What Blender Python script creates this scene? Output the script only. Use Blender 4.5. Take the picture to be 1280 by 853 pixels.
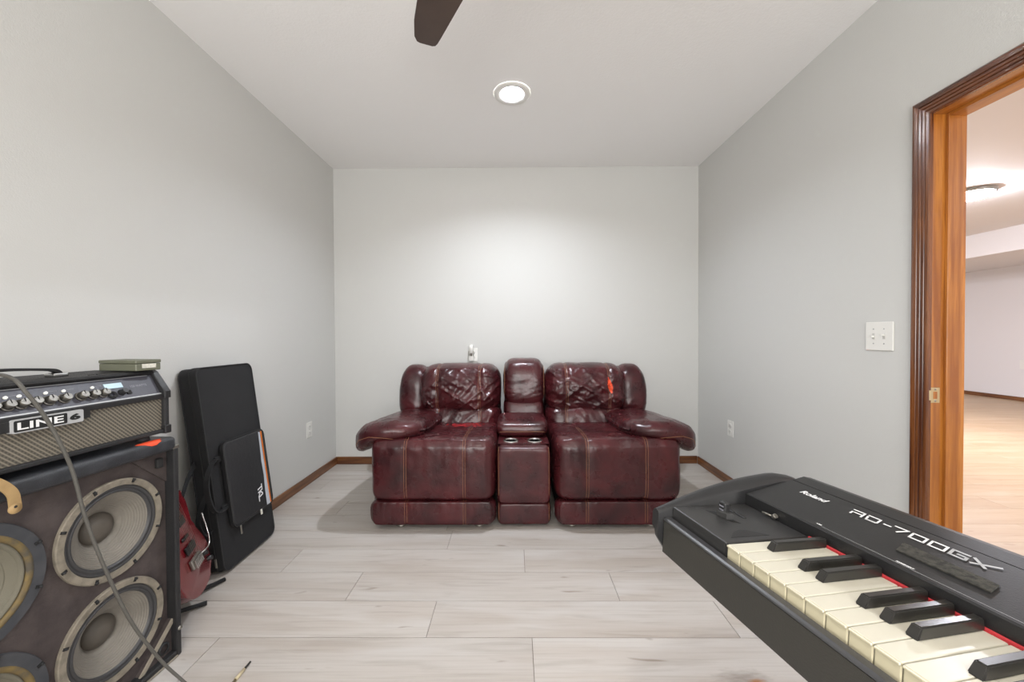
import bpy, bmesh, math, random
import numpy as np
from mathutils import Vector, Matrix, noise
from mathutils.bvhtree import BVHTree

for o in list(bpy.data.objects): bpy.data.objects.remove(o)
S = bpy.context.scene
C = S.collection
PI = math.pi

# ------------------------------------------------------------------ camera, world, exposure
def cam_axes(yaw, pitch, roll):
    cy, sy, cp, sp = math.cos(yaw), math.sin(yaw), math.cos(pitch), math.sin(pitch)
    f = Vector((sy*cp, cy*cp, sp)); r = Vector((cy, -sy, 0)); u = r.cross(f)
    cr, sr = math.cos(roll), math.sin(roll)
    return r*cr + u*sr, u*cr - r*sr, f
CAMPOS = Vector((0, 0, 1.0595))
r_, u_, f_ = cam_axes(-.0075, -.0136, -.0048)
cd = bpy.data.cameras.new('camera'); cd.sensor_width = 36; cd.lens = 36*485/1280; cd.clip_start = .02
cam = bpy.data.objects.new('camera', cd); C.objects.link(cam)
M = Matrix((r_, u_, -f_)).transposed().to_4x4(); M.translation = CAMPOS
cam.matrix_world = M
S.camera = cam
w = bpy.data.worlds.new('world'); S.world = w; w.use_nodes = True
w.node_tree.nodes['Background'].inputs[0].default_value = (.8, .85, 1, 1)
w.node_tree.nodes['Background'].inputs[1].default_value = .3
vs = S.view_settings
vs.view_transform = 'Standard'; vs.look = 'None'; vs.gamma = 1; vs.use_curve_mapping = False
vs.exposure = 1.90
LAMP_MAIN = 330      # emission of the recessed lamp in view
LAMP_REAR = 200      # emission of the recessed lamps behind the camera
LAMP_BEYOND = 560     # flush lamps in the room beyond

# added soft fill light, set in an invented opening behind the camera
wl = bpy.data.lights.new('fill_light', 'AREA'); wl.shape = 'RECTANGLE'; wl.size = 1.9; wl.size_y = 1.3; wl.energy = 23.5; wl.color = (1, .97, .93)
wlo = bpy.data.objects.new('fill_light', wl); C.objects.link(wlo); wlo.location = (0, -1.53, 1.25)
wlo.rotation_euler = (math.radians(90+28), 0, 0)

# ------------------------------------------------------------------ materials
def s2l(c):
    return tuple((v/255/12.92 if v/255 <= .04045 else ((v/255+.055)/1.055)**2.4) for v in c)
def mat(name, rgb, rough=.5, metal=0., spec=.5, emit=None, coat=0, bump=0, bscale=60, var=0, vscale=8, vcol=None, detail=3, stretch=None, sheen=0, coords='Object'):
    m = bpy.data.materials.new(name); m.use_nodes = True
    N, L = m.node_tree.nodes, m.node_tree.links
    b = N['Principled BSDF']
    col = s2l(rgb)+(1,)
    b.inputs['Base Color'].default_value = col
    b.inputs['Roughness'].default_value = rough
    b.inputs['Metallic'].default_value = metal
    b.inputs['Specular IOR Level'].default_value = spec
    if coat: b.inputs['Coat Weight'].default_value = coat; b.inputs['Coat Roughness'].default_value = .25
    if sheen: b.inputs['Sheen Weight'].default_value = sheen
    if emit:
        b.inputs['Emission Color'].default_value = s2l(emit[:3])+(1,); b.inputs['Emission Strength'].default_value = emit[3]
    if bump or var:
        tc = N.new('ShaderNodeTexCoord'); mp = N.new('ShaderNodeMapping')
        L.new(tc.outputs[coords], mp.inputs['Vector'])
        if stretch: mp.inputs['Scale'].default_value = stretch
    if bump:
        n = N.new('ShaderNodeTexNoise'); n.inputs['Scale'].default_value = bscale; n.inputs['Detail'].default_value = detail
        bp = N.new('ShaderNodeBump'); bp.inputs['Strength'].default_value = bump; bp.inputs['Distance'].default_value = .002
        L.new(mp.outputs[0], n.inputs['Vector']); L.new(n.outputs[0], bp.inputs['Height']); L.new(bp.outputs[0], b.inputs['Normal'])
    if var:
        n2 = N.new('ShaderNodeTexNoise'); n2.inputs['Scale'].default_value = vscale; n2.inputs['Detail'].default_value = 4
        mx = N.new('ShaderNodeMix'); mx.data_type = 'RGBA'
        rp = N.new('ShaderNodeValToRGB'); rp.color_ramp.elements[0].position = .38; rp.color_ramp.elements[1].position = .66
        L.new(mp.outputs[0], n2.inputs['Vector']); L.new(n2.outputs[0], rp.inputs[0])
        mu = N.new('ShaderNodeMath'); mu.operation = 'MULTIPLY'; mu.inputs[1].default_value = var
        L.new(rp.outputs[0], mu.inputs[0]); L.new(mu.outputs[0], mx.inputs['Factor'])
        mx.inputs[6].default_value = col
        mx.inputs[7].default_value = (s2l(vcol)+(1,)) if vcol else tuple(v*.6 for v in col[:3])+(1,)
        L.new(mx.outputs[2], b.inputs['Base Color'])
    return m

def plank_mat(name, base, dark, light, mid, knots=True, gscale=1.0, rough=.42, spots=()):
    m = bpy.data.materials.new(name); m.use_nodes = True
    N, L = m.node_tree.nodes, m.node_tree.links
    b = N['Principled BSDF']; b.inputs['Roughness'].default_value = rough
    geo = N.new('ShaderNodeNewGeometry'); oi = N.new('ShaderNodeObjectInfo')
    sc = N.new('ShaderNodeVectorMath'); sc.operation = 'SCALE'; sc.inputs[3].default_value = 1
    cmb = N.new('ShaderNodeCombineXYZ')
    mu = N.new('ShaderNodeMath'); mu.operation = 'MULTIPLY'; mu.inputs[1].default_value = 37.0; L.new(oi.outputs['Random'], mu.inputs[0])
    L.new(mu.outputs[0], cmb.inputs[2]); L.new(mu.outputs[0], cmb.inputs[0])
    ad = N.new('ShaderNodeVectorMath'); ad.operation = 'ADD'; L.new(geo.outputs['Position'], ad.inputs[0]); L.new(cmb.outputs[0], ad.inputs[1])
    def nz(sx, sy, scale, detail, dist=0):
        mp = N.new('ShaderNodeMapping'); mp.inputs['Scale'].default_value = (sx, sy, 1); L.new(ad.outputs[0], mp.inputs[0])
        n = N.new('ShaderNodeTexNoise'); n.inputs['Scale'].default_value = scale; n.inputs['Detail'].default_value = detail; n.inputs['Distortion'].default_value = dist
        L.new(mp.outputs[0], n.inputs['Vector']); return n.outputs[0]
    def ramp(src, p0, p1, inv=False):
        r = N.new('ShaderNodeMapRange'); r.inputs[1].default_value = p0; r.inputs[2].default_value = p1; L.new(src, r.inputs[0]); return r.outputs[0]
    def mix(a, fac, colr, k=1.0):
        x = N.new('ShaderNodeMix'); x.data_type = 'RGBA'
        if k != 1:
            q = N.new('ShaderNodeMath'); q.operation = 'MULTIPLY'; q.inputs[1].default_value = k; L.new(fac, q.inputs[0]); fac = q.outputs[0]
        L.new(fac, x.inputs['Factor'])
        if isinstance(a, tuple): x.inputs[6].default_value = a
        else: L.new(a, x.inputs[6])
        x.inputs[7].default_value = s2l(colr)+(1,); return x.outputs[2]
    c = mix(s2l(base)+(1,), ramp(nz(.9, 9, 1.2*gscale, 4, .6), .42, .68), mid, .8)
    c = mix(c, ramp(nz(1.2, 12, 2.0*gscale, 4, .9), .54, .76), dark, .42)
    c = mix(c, ramp(nz(1.5, 70, 2.2*gscale, 4, .3), .5, .75), dark, .28)
    c = mix(c, ramp(nz(1.0, 5, 1.6*gscale, 3, .2), .55, .75), light, .7)
    if knots: c = mix(c, ramp(nz(3.2, 15, 2.0, 2, .5), .70, .80), dark, .95)
    br = N.new('ShaderNodeHueSaturation'); r = N.new('ShaderNodeMapRange'); r.inputs[3].default_value = .95; r.inputs[4].default_value = 1.04
    L.new(oi.outputs['Random'], r.inputs[0]); L.new(r.outputs[0], br.inputs['Value']); L.new(c, br.inputs['Color']); c = br.outputs[0]
    for (px, py, rad, colr, k, sy) in spots:
        sub = N.new('ShaderNodeVectorMath'); sub.operation = 'SUBTRACT'; L.new(geo.outputs['Position'], sub.inputs[0]); sub.inputs[1].default_value = (px, py, 0)
        mp = N.new('ShaderNodeVectorMath'); mp.operation = 'MULTIPLY'; mp.inputs[1].default_value = (1, sy, 0); L.new(sub.outputs[0], mp.inputs[0])
        ln = N.new('ShaderNodeVectorMath'); ln.operation = 'LENGTH'; L.new(mp.outputs[0], ln.inputs[0])
        q = N.new('ShaderNodeMath'); q.operation = 'MULTIPLY'; q.inputs[1].default_value = rad*1.2
        L.new(nz(8, 30, 4, 4), q.inputs[0])
        a2 = N.new('ShaderNodeMath'); L.new(ln.outputs['Value'], a2.inputs[0]); L.new(q.outputs[0], a2.inputs[1])
        c = mix(c, ramp(a2.outputs[0], rad*1.6, rad*.7), colr, k)
    L.new(c, b.inputs['Base Color'])
    bp = N.new('ShaderNodeBump'); bp.inputs['Strength'].default_value = .15; bp.inputs['Distance'].default_value = .001
    L.new(nz(2, 60, 3, 3), bp.inputs['Height']); L.new(bp.outputs[0], b.inputs['Normal'])
    return m

def wood_mat(name, base, dark, axis='z', rough=.35, coat=.3):
    m = bpy.data.materials.new(name); m.use_nodes = True
    N, L = m.node_tree.nodes, m.node_tree.links
    b = N['Principled BSDF']; b.inputs['Roughness'].default_value = rough; b.inputs['Coat Weight'].default_value = coat; b.inputs['Coat Roughness'].default_value = .2
    geo = N.new('ShaderNodeNewGeometry')
    def nz(s, scale, det, dist):
        mp = N.new('ShaderNodeMapping'); mp.inputs['Scale'].default_value = s; L.new(geo.outputs['Position'], mp.inputs[0])
        n = N.new('ShaderNodeTexNoise'); n.inputs['Scale'].default_value = scale; n.inputs['Detail'].default_value = det; n.inputs['Distortion'].default_value = dist
        L.new(mp.outputs[0], n.inputs['Vector']); return n.outputs[0]
    k = {'x': (.06, 1, 1), 'y': (1, .06, 1), 'z': (1, 1, .05)}[axis]
    a = nz(k, 45, 5, .5); bb = nz(k, 220, 3, .1)
    r1 = N.new('ShaderNodeValToRGB'); r1.color_ramp.elements[0].position = .36; r1.color_ramp.elements[1].position = .66
    r1.color_ramp.elements[0].color = s2l(dark)+(1,); r1.color_ramp.elements[1].color = s2l(base)+(1,)
    L.new(a, r1.inputs[0])
    r2 = N.new('ShaderNodeMapRange'); r2.inputs[1].default_value = .52; r2.inputs[2].default_value = .72; L.new(bb, r2.inputs[0])
    x = N.new('ShaderNodeMix'); x.data_type = 'RGBA'
    q = N.new('ShaderNodeMath'); q.operation = 'MULTIPLY'; q.inputs[1].default_value = .6; L.new(r2.outputs[0], q.inputs[0]); L.new(q.outputs[0], x.inputs['Factor'])
    L.new(r1.outputs[0], x.inputs[6]); x.inputs[7].default_value = s2l(dark)+(1,)
    L.new(x.outputs[2], b.inputs['Base Color'])
    return m

MT = {}
MT['wall'] = mat('wall_paint', (203, 203, 200), .75, bump=.25, bscale=220, detail=2, coords='Object')
MT['ceiling'] = mat('ceiling_paint', (240, 239, 238), .8, bump=.5, bscale=90, detail=3)
MT['beyond'] = mat('wall_paint_beyond', (222, 219, 219), .75)
MT['planks'] = plank_mat('pale_planks', (184, 178, 172), (138, 127, 116), (194, 191, 188), (170, 160, 151),
                         spots=((.70, 1.185, .10, (128, 118, 110), .75, 2.6), (.735, 1.168, .035, (150, 98, 48), .95, 1.6)))
MT['groove'] = mat('plank_groove', (120, 110, 102), .8)
MT['oak'] = plank_mat('oak_planks', (184, 158, 128), (156, 122, 90), (194, 172, 148), (174, 143, 111), knots=True)
MT['oakbase'] = mat('oak_underlay', (150, 115, 80), .8)
MT['trimy'] = wood_mat('stained_wood_y', (132, 84, 44), (84, 46, 20), 'y')
MT['trimx'] = wood_mat('stained_wood_x', (132, 84, 44), (84, 46, 20), 'x')
MT['casez'] = wood_mat('casing_wood_z', (128, 76, 36), (74, 36, 18), 'z', .25, .6)
MT['casey'] = wood_mat('casing_wood_y', (112, 66, 40), (72, 38, 22), 'y', .25, .6)
MT['jambz'] = wood_mat('jamb_wood_z', (190, 124, 52), (146, 84, 28), 'z', .3, .4)
MT['jamby'] = wood_mat('jamb_wood_y', (190, 124, 52), (146, 84, 28), 'y', .3, .4)
MT['white'] = mat('white_plastic', (226, 225, 220), .35)
MT['whitedark'] = mat('white_plastic_grey', (196, 195, 190), .6)  # slightly greyer white for the switch's toggle frames
MT['slot'] = mat('dark_slot', (40, 38, 36), .7)
MT['chrome'] = mat('chrome', (200, 200, 198), .2, 1)
MT['brushed'] = mat('knob_silver', (112, 109, 103), .42, .9)
MT['steel'] = mat('dull_steel', (150, 146, 138), .4, .9)
MT['brass'] = mat('strike_brass', (205, 190, 150), .35, .8)
MT['black'] = mat('black_plastic', (34, 34, 35), .42, bump=.15, bscale=400)
MT['blacksat'] = mat('black_satin', (46, 46, 47), .36, bump=.12, bscale=500, var=.35, vscale=6, vcol=(64, 63, 60))
MT['blackmatte'] = mat('black_matte', (22, 22, 22), .75)
MT['rubber'] = mat('black_rubber', (26, 26, 27), .7)
MT['felt'] = mat('red_felt', (190, 52, 58), .9)
MT['ivory'] = mat('white_key', (203, 199, 184), .34)
MT['ivoryside'] = mat('white_key_front', (196, 188, 160), .45)
MT['ebony'] = mat('black_key', (38, 37, 35), .3, coat=.15)
MT['ink'] = mat('white_print', (225, 225, 225), .5)
MT['inkgrey'] = mat('silver_print', (170, 171, 172), .4)
MT['inkdim'] = mat('dim_print', (128, 128, 136), .5)
MT['panelblk'] = mat('panel_black', (33, 33, 34), .4, bump=.1, bscale=500)
MT['raildark'] = mat('rail_face', (50, 49, 46), .5, bump=.15, bscale=400, var=.4, vscale=9, vcol=(60, 58, 52), coords='Object')
MT['railtop'] = mat('rail_top', (58, 58, 60), .3, coat=.2)
MT['velcro'] = mat('hook_tape', (70, 68, 62), .95, bump=1, bscale=900, var=.9, vscale=160, vcol=(36, 36, 34))
MT['vinyl'] = mat('black_tolex', (27, 27, 29), .55, bump=.8, bscale=700, var=.3, vscale=14, vcol=(44, 43, 42))
MT['lip'] = mat('edge_vinyl', (42, 44, 48), .38, bump=.5, bscale=500, var=.5, vscale=30, vcol=(66, 68, 72))
MT['baffle'] = mat('baffle_board', (54, 46, 45), .8, bump=.6, bscale=160, var=.7, vscale=16, vcol=(78, 69, 66), detail=5)
MT['rimwood'] = mat('raw_wood_edge', (142, 134, 120), .7, var=.5, vscale=40)
MT['gasket'] = mat('tan_gasket', (132, 124, 110), .75, var=.7, vscale=40, vcol=(96, 90, 79), bump=.4, bscale=300)
MT['gasketdark'] = mat('dark_gasket', (52, 54, 58), .7, var=.5, vscale=30, vcol=(72, 72, 74))
MT['gold'] = mat('glue_ring', (112, 94, 54), .7, var=.9, vscale=40, vcol=(70, 67, 60))
MT['surround'] = mat('surround_rubber', (56, 56, 57), .45)
MT['cone'] = mat('paper_cone', (120, 115, 106), .7, bump=.3, bscale=500, var=.4, vscale=12, vcol=(92, 87, 80))
MT['cone2'] = mat('paper_cone_olive', (104, 100, 86), .75, bump=.3, bscale=500, var=.4, vscale=12, vcol=(82, 78, 68))
MT['dust'] = mat('dust_cap', (84, 78, 70), .6, var=.3, vscale=20)
MT['nylon'] = mat('black_nylon', (26, 26, 28), .85, bump=.8, bscale=900, sheen=0, var=.3, vscale=14, vcol=(36, 36, 38))
MT['pocket'] = mat('black_pocket_cloth', (33, 33, 35), .6, bump=.8, bscale=60, detail=3)
MT['orange'] = mat('orange_stripe', (226, 122, 34), .6)
MT['orangered'] = mat('orange_mark', (226, 76, 36), .6)
MT['reflect'] = mat('grey_reflective', (176, 180, 188), .5, bump=.6, bscale=60)
MT['guitar'] = mat('red_guitar_lacquer', (92, 12, 20), .15, coat=.4, var=.6, vscale=9, vcol=(122, 34, 40))
MT['pick'] = mat('pickup_black', (20, 20, 21), .3)
MT['rosewood'] = mat('rosewood', (62, 38, 28), .5)
MT['cable'] = mat('cable_grey', (84, 82, 77), .5, bump=.4, bscale=300, var=.4, vscale=40, vcol=(78, 76, 72))
MT['tan'] = mat('tan_leather', (172, 144, 100), .5, var=.4, vscale=40, vcol=(140, 112, 74))
MT['jackbody'] = mat('jack_tan', (182, 168, 138), .5)
MT['tin'] = mat('grey_green_metal', (98, 100, 84), .5, bump=.2, bscale=300)
MT['label'] = mat('paper_label', (208, 206, 194), .7, var=.5, vscale=160, vcol=(150, 148, 140))
MT['lcd'] = mat('lcd_screen', (166, 190, 200), .3, emit=(160, 190, 205, .06))
MT['panelgrey'] = mat('amp_panel', (70, 70, 78), .45, .0, bump=.2, bscale=60, detail=2)
MT['led'] = mat('button_white', (232, 232, 224), .4, emit=(235, 235, 225, .05))
MT['blade'] = mat('fan_blade_wood', (66, 54, 50), .45, var=.6, vscale=5, vcol=(86, 70, 60), stretch=(1, 1, 1))
MT['bronze'] = mat('fan_bronze', (58, 48, 42), .35, .7)
MT['glow'] = mat('lamp_lens', (255, 255, 255), .5, emit=(255, 250, 244, 1))
MT['thread'] = mat('tan_thread', (150, 106, 76), .7)
MT['seam'] = mat('dark_seam', (30, 10, 12), .8)
MT['redwear'] = mat('red_scuff', (150, 30, 36), .5)
MT['cup'] = mat('cup_black', (14, 14, 15), .35)

def leather(name):
    m = bpy.data.materials.new(name); m.use_nodes = True
    N, L = m.node_tree.nodes, m.node_tree.links
    b = N['Principled BSDF']; b.inputs['Roughness'].default_value = .33; b.inputs['Specular IOR Level'].default_value = .4
    b.inputs['Coat Weight'].default_value = .12; b.inputs['Coat Roughness'].default_value = .16
    geo = N.new('ShaderNodeNewGeometry')
    def nz(scale, det, dist=0, s=(1, 1, 1)):
        mp = N.new('ShaderNodeMapping'); mp.inputs['Scale'].default_value = s; L.new(geo.outputs['Position'], mp.inputs[0])
        n = N.new('ShaderNodeTexNoise'); n.inputs['Scale'].default_value = scale; n.inputs['Detail'].default_value = det; n.inputs['Distortion'].default_value = dist
        L.new(mp.outputs[0], n.inputs['Vector']); return n.outputs[0]
    r = N.new('ShaderNodeValToRGB'); e = r.color_ramp.elements
    e[0].position = .3; e[0].color = s2l((43, 15, 19))+(1,); e[1].position = .72; e[1].color = s2l((80, 30, 34))+(1,)
    L.new(nz(7, 5, .4), r.inputs[0])
    L.new(r.outputs[0], b.inputs['Base Color'])
    rr = N.new('ShaderNodeMapRange'); rr.inputs[3].default_value = .2; rr.inputs[4].default_value = .38; L.new(nz(16, 3), rr.inputs[0]); L.new(rr.outputs[0], b.inputs['Roughness'])
    b1 = N.new('ShaderNodeBump'); b1.inputs['Strength'].default_value = .26; b1.inputs['Distance'].default_value = .006
    L.new(nz(22, 4, 1.2), b1.inputs['Height'])
    b2 = N.new('ShaderNodeBump'); b2.inputs['Strength'].default_value = .25; b2.inputs['Distance'].default_value = .001
    vo = N.new('ShaderNodeTexVoronoi'); vo.inputs['Scale'].default_value = 260; L.new(geo.outputs['Position'], vo.inputs['Vector'])
    L.new(vo.outputs[0], b2.inputs['Height']); L.new(b1.outputs[0], b2.inputs['Normal']); L.new(b2.outputs[0], b.inputs['Normal'])
    return m
MT['leather'] = leather('burgundy_leather')

def cloth_mat():
    m = bpy.data.materials.new('grille_cloth'); m.use_nodes = True
    N, L = m.node_tree.nodes, m.node_tree.links
    b = N['Principled BSDF']; b.inputs['Roughness'].default_value = .7
    tc = N.new('ShaderNodeTexCoord')
    sx = N.new('ShaderNodeSeparateXYZ'); L.new(tc.outputs['Object'], sx.inputs[0])
    def wave(axis_pair, f):
        a = N.new('ShaderNodeMath'); a.operation = 'ADD' if axis_pair > 0 else 'SUBTRACT'
        L.new(sx.outputs[0], a.inputs[0]); L.new(sx.outputs[2], a.inputs[1])
        q = N.new('ShaderNodeMath'); q.operation = 'MULTIPLY'; q.inputs[1].default_value = f; L.new(a.outputs[0], q.inputs[0])
        s = N.new('ShaderNodeMath'); s.operation = 'SINE'; L.new(q.outputs[0], s.inputs[0]); return s.outputs[0]
    p = N.new('ShaderNodeMath'); p.operation = 'MAXIMUM'; L.new(wave(1, 560), p.inputs[0])
    w2 = N.new('ShaderNodeMath'); w2.operation = 'MULTIPLY'; w2.inputs[1].default_value = .12; L.new(wave(-1, 560), w2.inputs[0]); L.new(w2.outputs[0], p.inputs[1])
    r = N.new('ShaderNodeValToRGB'); r.color_ramp.elements[0].position = .35; r.color_ramp.elements[1].position = .8
    r.color_ramp.elements[0].color = s2l((30, 28, 27))+(1,); r.color_ramp.elements[1].color = s2l((122, 115, 101))+(1,)
    mr = N.new('ShaderNodeMapRange'); mr.inputs[1].default_value = -1; L.new(p.outputs[0], mr.inputs[0]); L.new(mr.outputs[0], r.inputs[0])
    L.new(r.outputs[0], b.inputs['Base Color'])
    return m
MT['cloth'] = cloth_mat()

# ------------------------------------------------------------------ object helpers
def link(o, parent=None):
    C.objects.link(o)
    if parent is not None: o.parent = parent
    return o
def tag(o, label=None, cat=None, group=None, kind=None):
    if label: o['label'] = label
    if cat: o['category'] = cat
    if group: o['group'] = group
    if kind: o['kind'] = kind
    return o
def empty(name, loc=(0, 0, 0), rot=None, **k):
    o = bpy.data.objects.new(name, None); o.empty_display_size = .05
    link(o)
    if rot is None: o.location = loc
    elif isinstance(rot, (int, float)): o.location = loc; o.rotation_euler = (0, 0, rot)
    else:
        m = rot.to_4x4(); m.translation = Vector(loc); o.matrix_world = m
    return tag(o, **k)
def setmat(me, ms):
    for m in (ms if isinstance(ms, (list, tuple)) else [ms]): me.materials.append(MT[m] if isinstance(m, str) else m)
def pymesh(name, V, F, m, parent=None, smooth=False, fm=None):
    me = bpy.data.meshes.new(name); me.from_pydata([tuple(v) for v in V], [], F); setmat(me, m)
    if fm: me.polygons.foreach_set('material_index', fm)
    if smooth: me.polygons.foreach_set('use_smooth', [True]*len(me.polygons))
    me.update()
    return link(bpy.data.objects.new(name, me), parent)
class MB:
    def __init__(s): s.bm = bmesh.new()
    def box(s, x0, x1, y0, y1, z0, z1, bev=0, seg=2, mi=0, taper=None):
        P = [Vector((x, y, z)) for x in (x0, x1) for y in (y0, y1) for z in (z0, z1)]
        v = [s.bm.verts.new(p) for p in P]
        F = [(0, 1, 3, 2), (4, 6, 7, 5), (0, 4, 5, 1), (2, 3, 7, 6), (0, 2, 6, 4), (1, 5, 7, 3)]
        fs = [s.bm.faces.new([v[i] for i in f]) for f in F]
        for f in fs: f.material_index = mi
        if bev:
            es = list({e for f in fs for e in f.edges})
            r = bmesh.ops.bevel(s.bm, geom=es, offset=bev, segments=seg, affect='EDGES', profile=.5)
            for f in r['faces']: f.material_index = mi
        return s
    def prism(s, poly, axis, a, b, bev=0, seg=2, mi=0):
        """poly: list of 2D points; axis 'x': (y,z); 'y': (x,z); 'z': (x,y)"""
        def P(p, t): return {'x': (t, p[0], p[1]), 'y': (p[0], t, p[1]), 'z': (p[0], p[1], t)}[axis]
        A = [s.bm.verts.new(P(p, a)) for p in poly]; B = [s.bm.verts.new(P(p, b)) for p in poly]
        n = len(poly); fs = [s.bm.faces.new(A), s.bm.faces.new(B[::-1])]
        for i in range(n): fs.append(s.bm.faces.new([A[i], B[i], B[(i+1) % n], A[(i+1) % n]]))
        for f in fs: f.material_index = mi
        if bev:
            es = list({e for f in fs[:2] for e in f.edges})
            r = bmesh.ops.bevel(s.bm, geom=es, offset=bev, segments=seg, affect='EDGES', profile=.5)
            for f in r['faces']: f.material_index = mi
        return s
    def lathe(s, prof, axis='z', c=(0, 0, 0), seg=32, mi=0, close=False):
        """prof: (r, h) list"""
        rings = []
        for r, h in prof:
            if r < 1e-6:
                q = {'z': (0, 0, h), 'y': (0, h, 0), 'x': (h, 0, 0)}[axis]
                rings.append([s.bm.verts.new(Vector(q)+Vector(c))])
            else:
                ring = []
                for i in range(seg):
                    t = 2*PI*i/seg; a, b_ = r*math.cos(t), r*math.sin(t)
                    q = {'z': (a, b_, h), 'y': (a, h, b_), 'x': (h, a, b_)}[axis]
                    ring.append(s.bm.verts.new(Vector(q)+Vector(c)))
                rings.append(ring)
        if close: rings.append(rings[0])
        for A, B in zip(rings, rings[1:]):
            for i in range(seg):
                j = (i+1) % seg
                if len(A) == 1 and len(B) == 1: continue
                if len(A) == 1: f = s.bm.faces.new([A[0], B[j], B[i]])
                elif len(B) == 1: f = s.bm.faces.new([A[i], A[j], B[0]])
                else: f = s.bm.faces.new([A[i], A[j], B[j], B[i]])
                f.material_index = mi; f.smooth = True
        return s
    def tube(s, pts, r, seg=8, mi=0, cap=True):
        pts = [Vector(p) for p in pts]; n = len(pts)
        rr = r if isinstance(r, (list, tuple)) else [r]*n
        T = []
        for i in range(n):
            a = pts[max(0, i-1)]; b = pts[min(n-1, i+1)]; T.append((b-a).normalized())
        up = Vector((0, 0, 1)) if abs(T[0].z) < .9 else Vector((1, 0, 0))
        N0 = T[0].cross(up).normalized(); rings = []
        for i in range(n):
            N0 = (N0 - T[i]*N0.dot(T[i])).normalized(); B = T[i].cross(N0)
            rings.append([s.bm.verts.new(pts[i]+(N0*math.cos(2*PI*k/seg)+B*math.sin(2*PI*k/seg))*rr[i]) for k in range(seg)])
        for A, B in zip(rings, rings[1:]):
            for k in range(seg):
                f = s.bm.faces.new([A[k], A[(k+1) % seg], B[(k+1) % seg], B[k]]); f.smooth = True; f.material_index = mi
        if cap:
            for R in (rings[0][::-1], rings[-1]):
                f = s.bm.faces.new(R); f.material_index = mi
        return s
    def ribbon(s, pts, width_dirs, t, mi=0):
        """flat strap: pts centre line, width_dirs vector half widths, t thickness normal vectors"""
        R = []
        for p, wd, tn in zip(pts, width_dirs, t):
            p = Vector(p); wd = Vector(wd); tn = Vector(tn)
            R.append([s.bm.verts.new(q) for q in (p-wd-tn, p+wd-tn, p+wd+tn, p-wd+tn)])
        for A, B in zip(R, R[1:]):
            for k in range(4):
                f = s.bm.faces.new([A[k], A[(k+1) % 4], B[(k+1) % 4], B[k]]); f.material_index = mi; f.smooth = False
        s.bm.faces.new(R[0][::-1]); s.bm.faces.new(R[-1])
        return s
    def xform(s, M): bmesh.ops.transform(s.bm, matrix=M, verts=s.bm.verts); return s
    def build(s, name, m, parent=None, smooth=False, loc=None):
        bmesh.ops.recalc_face_normals(s.bm, faces=s.bm.faces)
        me = bpy.data.meshes.new(name); s.bm.to_mesh(me); s.bm.free(); setmat(me, m)
        if smooth:
            me.polygons.foreach_set('use_smooth', [True]*len(me.polygons)); me.set_sharp_from_angle(angle=math.radians(40))
        o = link(bpy.data.objects.new(name, me), parent)
        if loc is not None: o.location = loc
        return o
def smoothpath(P, k=8):
    P = [Vector(p) for p in P]; out = []
    Q = [P[0]*2-P[1]]+P+[P[-1]*2-P[-2]]
    for i in range(1, len(Q)-2):
        a, b, c, d = Q[i-1:i+3]
        for j in range(k):
            t = j/k
            out.append(.5*((2*b)+(c-a)*t+(2*a-5*b+4*c-d)*t*t+(3*b-a-3*c+d)*t**3))
    out.append(P[-1]); return out
def dup(o, name, loc, parent=None, mesh=None):
    c = o.copy(); C.objects.link(c); c.location = loc
    if parent is not None: c.parent = parent
    return c
def plate_hole(x0, x1, z0, z1, cx, cz, r, n=40):
    """quads of a rectangle with a round hole; returns verts2d, faces"""
    V = []; F = []
    for i in range(n):
        t = 2*PI*i/n; c, s_ = math.cos(t), math.sin(t)
        ks = []
        if c > 1e-9: ks.append((x1-cx)/c)
        if c < -1e-9: ks.append((x0-cx)/c)
        if s_ > 1e-9: ks.append((z1-cz)/s_)
        if s_ < -1e-9: ks.append((z0-cz)/s_)
        k = min(ks)
        V.append((cx+r*c, cz+r*s_)); V.append((cx+k*c, cz+k*s_))
    for i in range(n):
        j = (i+1) % n; F.append((2*i, 2*i+1, 2*j+1, 2*j))
    # corners
    for (X, Z) in ((x0, z0), (x1, z0), (x1, z1), (x0, z1)):
        best = None
        ang = math.atan2(Z-cz, X-cx) % (2*PI)
        i = int(ang/(2*PI/n)) % n; j = (i+1) % n
        V.append((X, Z)); F.append((2*i+1, len(V)-1, 2*j+1))
    return V, F
def text_mesh(body, width, height, shear=0, offset=0, extrude=0):
    cu = bpy.data.curves.new('t', 'FONT'); cu.body = body; cu.shear = shear; cu.offset = offset; cu.extrude = extrude; cu.resolution_u = 3
    o = bpy.data.objects.new('t', cu); C.objects.link(o)
    dg = bpy.context.evaluated_depsgraph_get(); me = bpy.data.meshes.new_from_object(o.evaluated_get(dg))
    V = [v.co.copy() for v in me.vertices]; F = [tuple(p.vertices) for p in me.polygons]
    bpy.data.objects.remove(o); bpy.data.curves.remove(cu); bpy.data.meshes.remove(me)
    xs = [v.x for v in V]; ys = [v.y for v in V]
    x0, x1, y0, y1 = min(xs), max(xs), min(ys), max(ys)
    return [((v.x-x0)/(x1-x0)*width, (v.y-y0)/(y1-y0)*height) for v in V], F
def strokes_mesh(paths, th, sx, sy, shear, z=0):
    """each path = list of 2D points in unit glyph space; returns quads"""
    V = []; F = []
    for P in paths:
        P = [Vector((p[0]*sx+p[1]*sy*shear, p[1]*sy)) for p in P]
        for a, b in zip(P, P[1:]):
            d = (b-a).normalized(); n = Vector((-d.y, d.x))*th*.5; e = d*th*.45
            k = len(V); V += [a-n-e, b-n+e, b+n+e, a+n-e]; F.append((k, k+1, k+2, k+3))
    return V, F
def struct(o): o['kind'] = 'structure'; return o

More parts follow.
